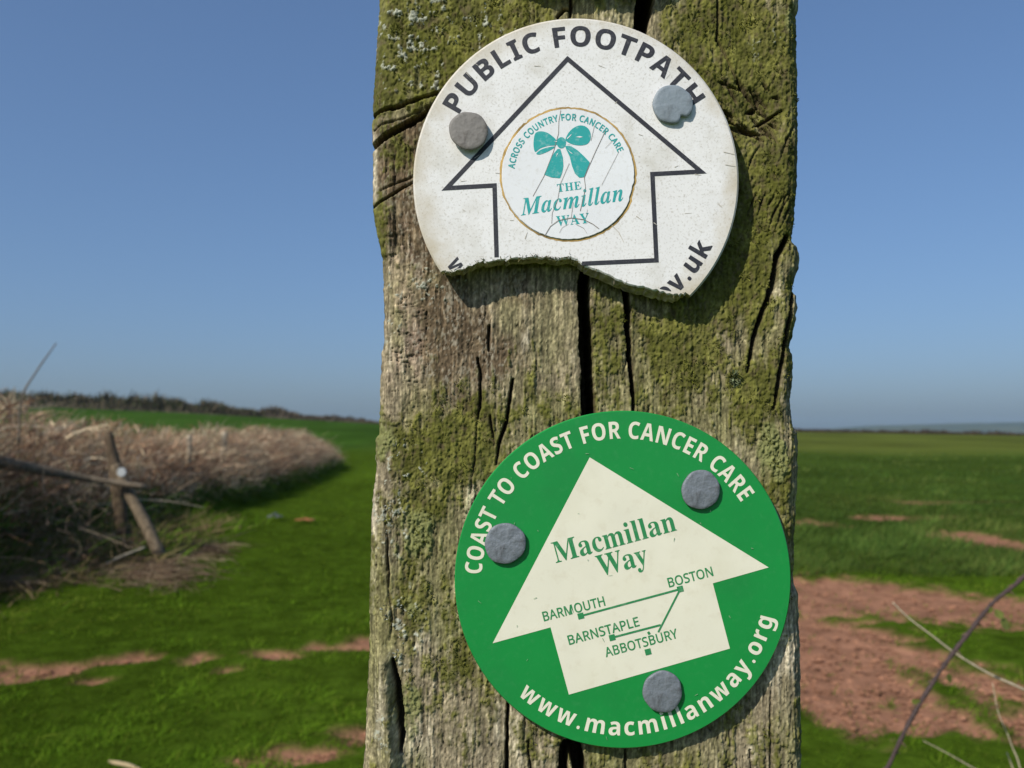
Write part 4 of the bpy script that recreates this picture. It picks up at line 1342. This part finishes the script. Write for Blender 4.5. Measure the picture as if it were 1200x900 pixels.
# scratches and grime on the green plate
gs = []
for k in range(26):
    a = rng.uniform(0, 2 * math.pi); r = 196 * math.sqrt(rng.random())
    cx, cy = GC[0] + r * .96 * math.sin(a), GC[1] - r * .96 * math.cos(a); ln = rng.uniform(.5, 2.6); t = rng.uniform(0, 3.1)
    gs.append(stroke((cx - ln * math.cos(t), cy - ln * math.sin(t)), (cx + ln * math.cos(t), cy + ln * math.sin(t)), rng.uniform(.4, 1.0), .3))
tag(poly_sheet('scuff_mark', gs, YH - .0001, material('pale scuff', (0.22, 0.36, 0.20), .7), green, .000001), kind='stuff')

# ================================================================== nails
M_zinc = spotted('galvanised zinc', (0.185, 0.205, 0.225), (0.09, 0.09, 0.09), .7, 420, .55, (0.13, 0.14, 0.15), .9, 200, bump=.0005, bump_scale=380)
M_zinc.node_tree.nodes['Principled BSDF'].inputs['Metallic'].default_value = 0.2
M_zinc_dull = spotted('dull brownish zinc', (0.20, 0.185, 0.165), (0.10, 0.085, 0.07), .8, 420, .6, (0.15, 0.135, 0.12), .9, 200, bump=.0003, bump_scale=420)


M_zinc_pale = spotted('pale bluish zinc', (0.23, 0.27, 0.30), (0.13, 0.145, 0.155), .6, 420, .5, (0.17, 0.195, 0.21), .9, 180, bump=.0003, bump_scale=380)


def nail(px, py, r, Yface, standoff, label, mat=None, notch=None, tilt=(0, 0), seed=0):
    q = np.random.default_rng(seed)
    Y = Yface - standoff
    x, z = P(px, py, Y)
    sc = Y / F
    K = 44
    ph = q.uniform(0, 6, 4)
    def rad(t):
        v_ = r * (1 + .022 * math.sin(2 * t + ph[0]) + .016 * math.sin(3 * t + ph[1]) + .010 * math.sin(7 * t + ph[2]))
        if notch is not None:
            dd = (t - notch + math.pi) % (2 * math.pi) - math.pi
            v_ -= r * .26 * math.exp(-(dd / .16) ** 2)
        return v_ * sc
    V = []; Fc = []
    prof = [(.25, -.00008), (.55, -.00006), (.84, -.00002), (.965, .00004), (1.0, .00018), (1.0, .0008), (.9, .0010), (.22, .0011), (.20, standoff + .02), (.02, standoff + .026)]
    for (k_, yy) in prof:
        for i in range(K):
            t = 2 * math.pi * i / K
            rr = rad(t) * k_ if k_ > .3 else r * sc * k_
            bx_, bz_ = rr * math.cos(t), rr * math.sin(t)
            V.append((bx_, yy + (tilt[0] * bx_ + tilt[1] * bz_ + q.normal(0, .00004)) * (yy < .002), bz_))
    for j in range(len(prof) - 1):
        for i in range(K):
            i2_ = (i + 1) % K
            Fc.append((j * K + i, j * K + i2_, (j + 1) * K + i2_, (j + 1) * K + i))
    Fc.append(tuple(range(K - 1, -1, -1))); Fc.append(tuple((len(prof) - 1) * K + i for i in range(K)))
    o = link('nail', py_mesh('nail', V, Fc, True), mat or M_zinc)
    o.location = (float(x), Y, float(z))
    return tag(o, label, 'nail', 'nails holding the waymarkers')


nail(549, 152.5, 23.2, Y_W, .0019, 'dull grey nail through the white disc below the word PUBLIC', M_zinc_dull, tilt=(.03, .05), seed=1)
nail(788.5, 121.5, 23.6, Y_W, .0012, 'notched bluish nail over the end of the word FOOTPATH', M_zinc_pale, notch=-.95, seed=2)
nail(592, 637, 23.8, Y_G, .0012, 'grey nail over the word COAST on the green disc', seed=3)
nail(821.5, 574, 22.6, Y_G, .0012, 'grey nail on the green disc near the words CANCER CARE', seed=4)
nail(776.7, 811, 23.2, Y_G, .0012, 'grey nail below the cream arrow over the web address', seed=5)

# a further plate nailed higher up, whose shadow falls on the head of the post
UC = (682.0, -212.0); UR = 191.0
upper = empty('waymarker_disc', tuple(map(float, (P(*UC)[0], D, P(*UC)[1]))))
tag(upper, 'plain weathered white disc fixed to the post above the broken footpath disc', 'waymarker')

cu_ = [(UC[0] + UR * math.sin(t), UC[1] - UR * math.cos(t)) for t in np.linspace(0, 2 * math.pi, 160, endpoint=False)]
cu_ = [(a, min(b, -27 + 6 * math.sin(a * .05))) for a, b in cu_]
plate('plate', cu_, Y_W, Y_W + .0034, M_white, upper, None, 1.6, (UC[0], UC[1]))
nail(600, -230, 23, Y_W, .002, 'grey nail in the plain disc above the broken footpath disc', seed=8)

# ================================================================== bramble and straw beside the post
bramble = empty('bramble_stem', (0.33, 0.95, float(terrain(np.array(.33), np.array(.95)))))
tag(bramble, 'dark thorny bramble stem slanting up beside the post in front of bare soil', 'bramble')
BO = Vector(bramble.location)
BY0 = 0.62
bp = [Vector((0.33, .95, -0.02)), Vector((.345, .96, .25)), Vector((.36, .98, .48)), at(1000, 985, 1.0), at(1040, 900, 1.000), at(1068, 842, 1.005), at(1103, 785, 1.010), at(1135, 742, 1.015), at(1165, 705, 1.020), at(1200, 676, 1.025), at(1260, 610, 1.040), at(1330, 560, 1.060)]
pth = spline([tuple(p - BO) for p in bp], 8)
kr = np.random.default_rng(5)
rad_ = np.interp(np.linspace(0, 1, len(pth)), [0, .3, 1], [.0034, .0026, .0021]) * (1 + .5 * (kr.random(len(pth)) - .5))
V, Fc = tube(pth, rad_, 7, .15)
link('cane', py_mesh('cane', V, Fc, True), material('bramble bark', (0.062, 0.041, 0.037), .75, var=.35, scale=300), bramble)
M_thorn = material('thorn', (0.13, 0.08, 0.055), .7)
for i in range(14, len(pth) - 4, 2):
    p = Vector(pth[i]); a = kr.uniform(0, 6.28); dd = Vector((math.cos(a), math.sin(a) * .6, .3 * math.sin(a * 2)))
    V, Fc = tube([p, p + dd * .0045, p + dd * .0085 + Vector((0, 0, -.002))], [.0017, .001, .0002], 5)
    link('thorn', py_mesh('thorn', V, Fc), M_thorn, bramble)
# young leaves at the joints
M_bl = material('young bramble leaf', (0.17, 0.19, 0.04), .5, var=.25, scale=200, translucent=.35)
for (px, py, Y, s_, rot) in ((1166, 722, 1.017, 0.0128, .5), (1172, 728, 1.016, 0.0144, -.4), (1162, 718, 1.017, 0.0096, 2.2), (1110, 790, 1.010, 0.0096, -1.0), (1077, 825, 1.006, 0.0096, 2.4), (1050, 868, 1.002, 0.0080, 2.8)):
    c0 = at(px, py, Y) - BO
    V = []; Fc = []
    for j in range(7):
        t = j / 6; w_ = s_ * .42 * math.sin(math.pi * t ** .8) * (1 + .12 * (j % 2))
        ax = Vector((math.cos(rot), .2, math.sin(rot))); sd = Vector((-math.sin(rot), .5, math.cos(rot)))
        p = c0 + ax * s_ * t + Vector((0, 0, -.2 * s_ * t * t))
        V += [p - sd * w_ - Vector((0, .15 * w_, 0)), p, p + sd * w_ - Vector((0, .15 * w_, 0))]
    for j in range(6):
        a = j * 3
        Fc += [(a, a + 1, a + 4, a + 3), (a + 1, a + 2, a + 5, a + 4)]
    link('leaf', py_mesh('leaf', V, Fc, True), M_bl, bramble)
M_straw = material('pale straw', (0.52, 0.42, 0.29), .7, var=.2, scale=200)


def straw(name, pts, r0, r1, label):
    pth_ = spline([tuple(p) for p in pts], 7)
    org = Vector(pth_[0])
    V, Fc = tube([Vector(p) - org for p in pth_], np.linspace(r0, r1, len(pth_)), 6, .2)
    o = link(name, py_mesh(name, V, Fc, True), M_straw); o.location = org
    return tag(o, label, 'straw')


straw('grass_stalk', [Vector((1.116, 1.120, -0.020)), Vector((1.023, 1.120, 0.330)), at(1310, 868, 1.100), at(1240, 828, 1.100), at(1189, 803, 1.090), at(1160, 790, 1.090), at(1120, 766, 1.085), at(1091, 744, 1.080), at(1066, 725, 1.080), at(1046, 706, 1.080)], 0.00225, 0.00075,
      'long pale dry grass stalk crossing the bramble stem')
straw('grass_stalk', [Vector((0.775, 1.180, -0.020)), Vector((0.736, 1.180, 0.360)), at(1205, 940, 1.150), at(1185, 872, 1.150), at(1170, 835, 1.150), at(1163, 800, 1.150)], 0.00120, 0.00045, 'thin upright dry grass stalk beside the soil patch')
straw('grass_stalk', [Vector((1.023, 1.200, -0.020)), Vector((0.899, 1.200, 0.330)), at(1210, 950, 1.180), at(1160, 912, 1.180), at(1130, 894, 1.180), at(1105, 880, 1.180), at(1082, 868, 1.180)], 0.00120, 0.00045, 'thin dry grass stalk arching low below the bramble stem')
straw('grass_stalk', [Vector((0.775, 1.200, -0.020)), Vector((0.728, 1.200, 0.360)), at(1195, 940, 1.180), at(1188, 905, 1.180), at(1180, 882, 1.180)], 0.00135, 0.00075, 'stubby dry grass stalk near the bottom of the bramble')

# ================================================================== air
bm = bmesh.new()
bmesh.ops.create_cube(bm, size=1.0)
for q in bm.verts:
    q.co.x = q.co.x * 9000; q.co.y = q.co.y * 9000; q.co.z = 60 if q.co.z > 0 else -26
me = bpy.data.meshes.new('haze'); bm.to_mesh(me); bm.free()
hz = bpy.data.materials.new('thin air'); hz.use_nodes = True
for nd in list(hz.node_tree.nodes):
    if nd.type == 'BSDF_PRINCIPLED': hz.node_tree.nodes.remove(nd)
pv = hz.node_tree.nodes.new('ShaderNodeVolumePrincipled')
pv.inputs['Color'].default_value = (0.66, 0.82, 1.0, 1)
pv.inputs['Density'].default_value = 0.00015
pv.inputs['Anisotropy'].default_value = 0.2
hz.node_tree.links.new(pv.outputs[0], hz.node_tree.nodes['Material Output'].inputs['Volume'])
haze = link('haze', me, hz)
tag(haze, kind='stuff')
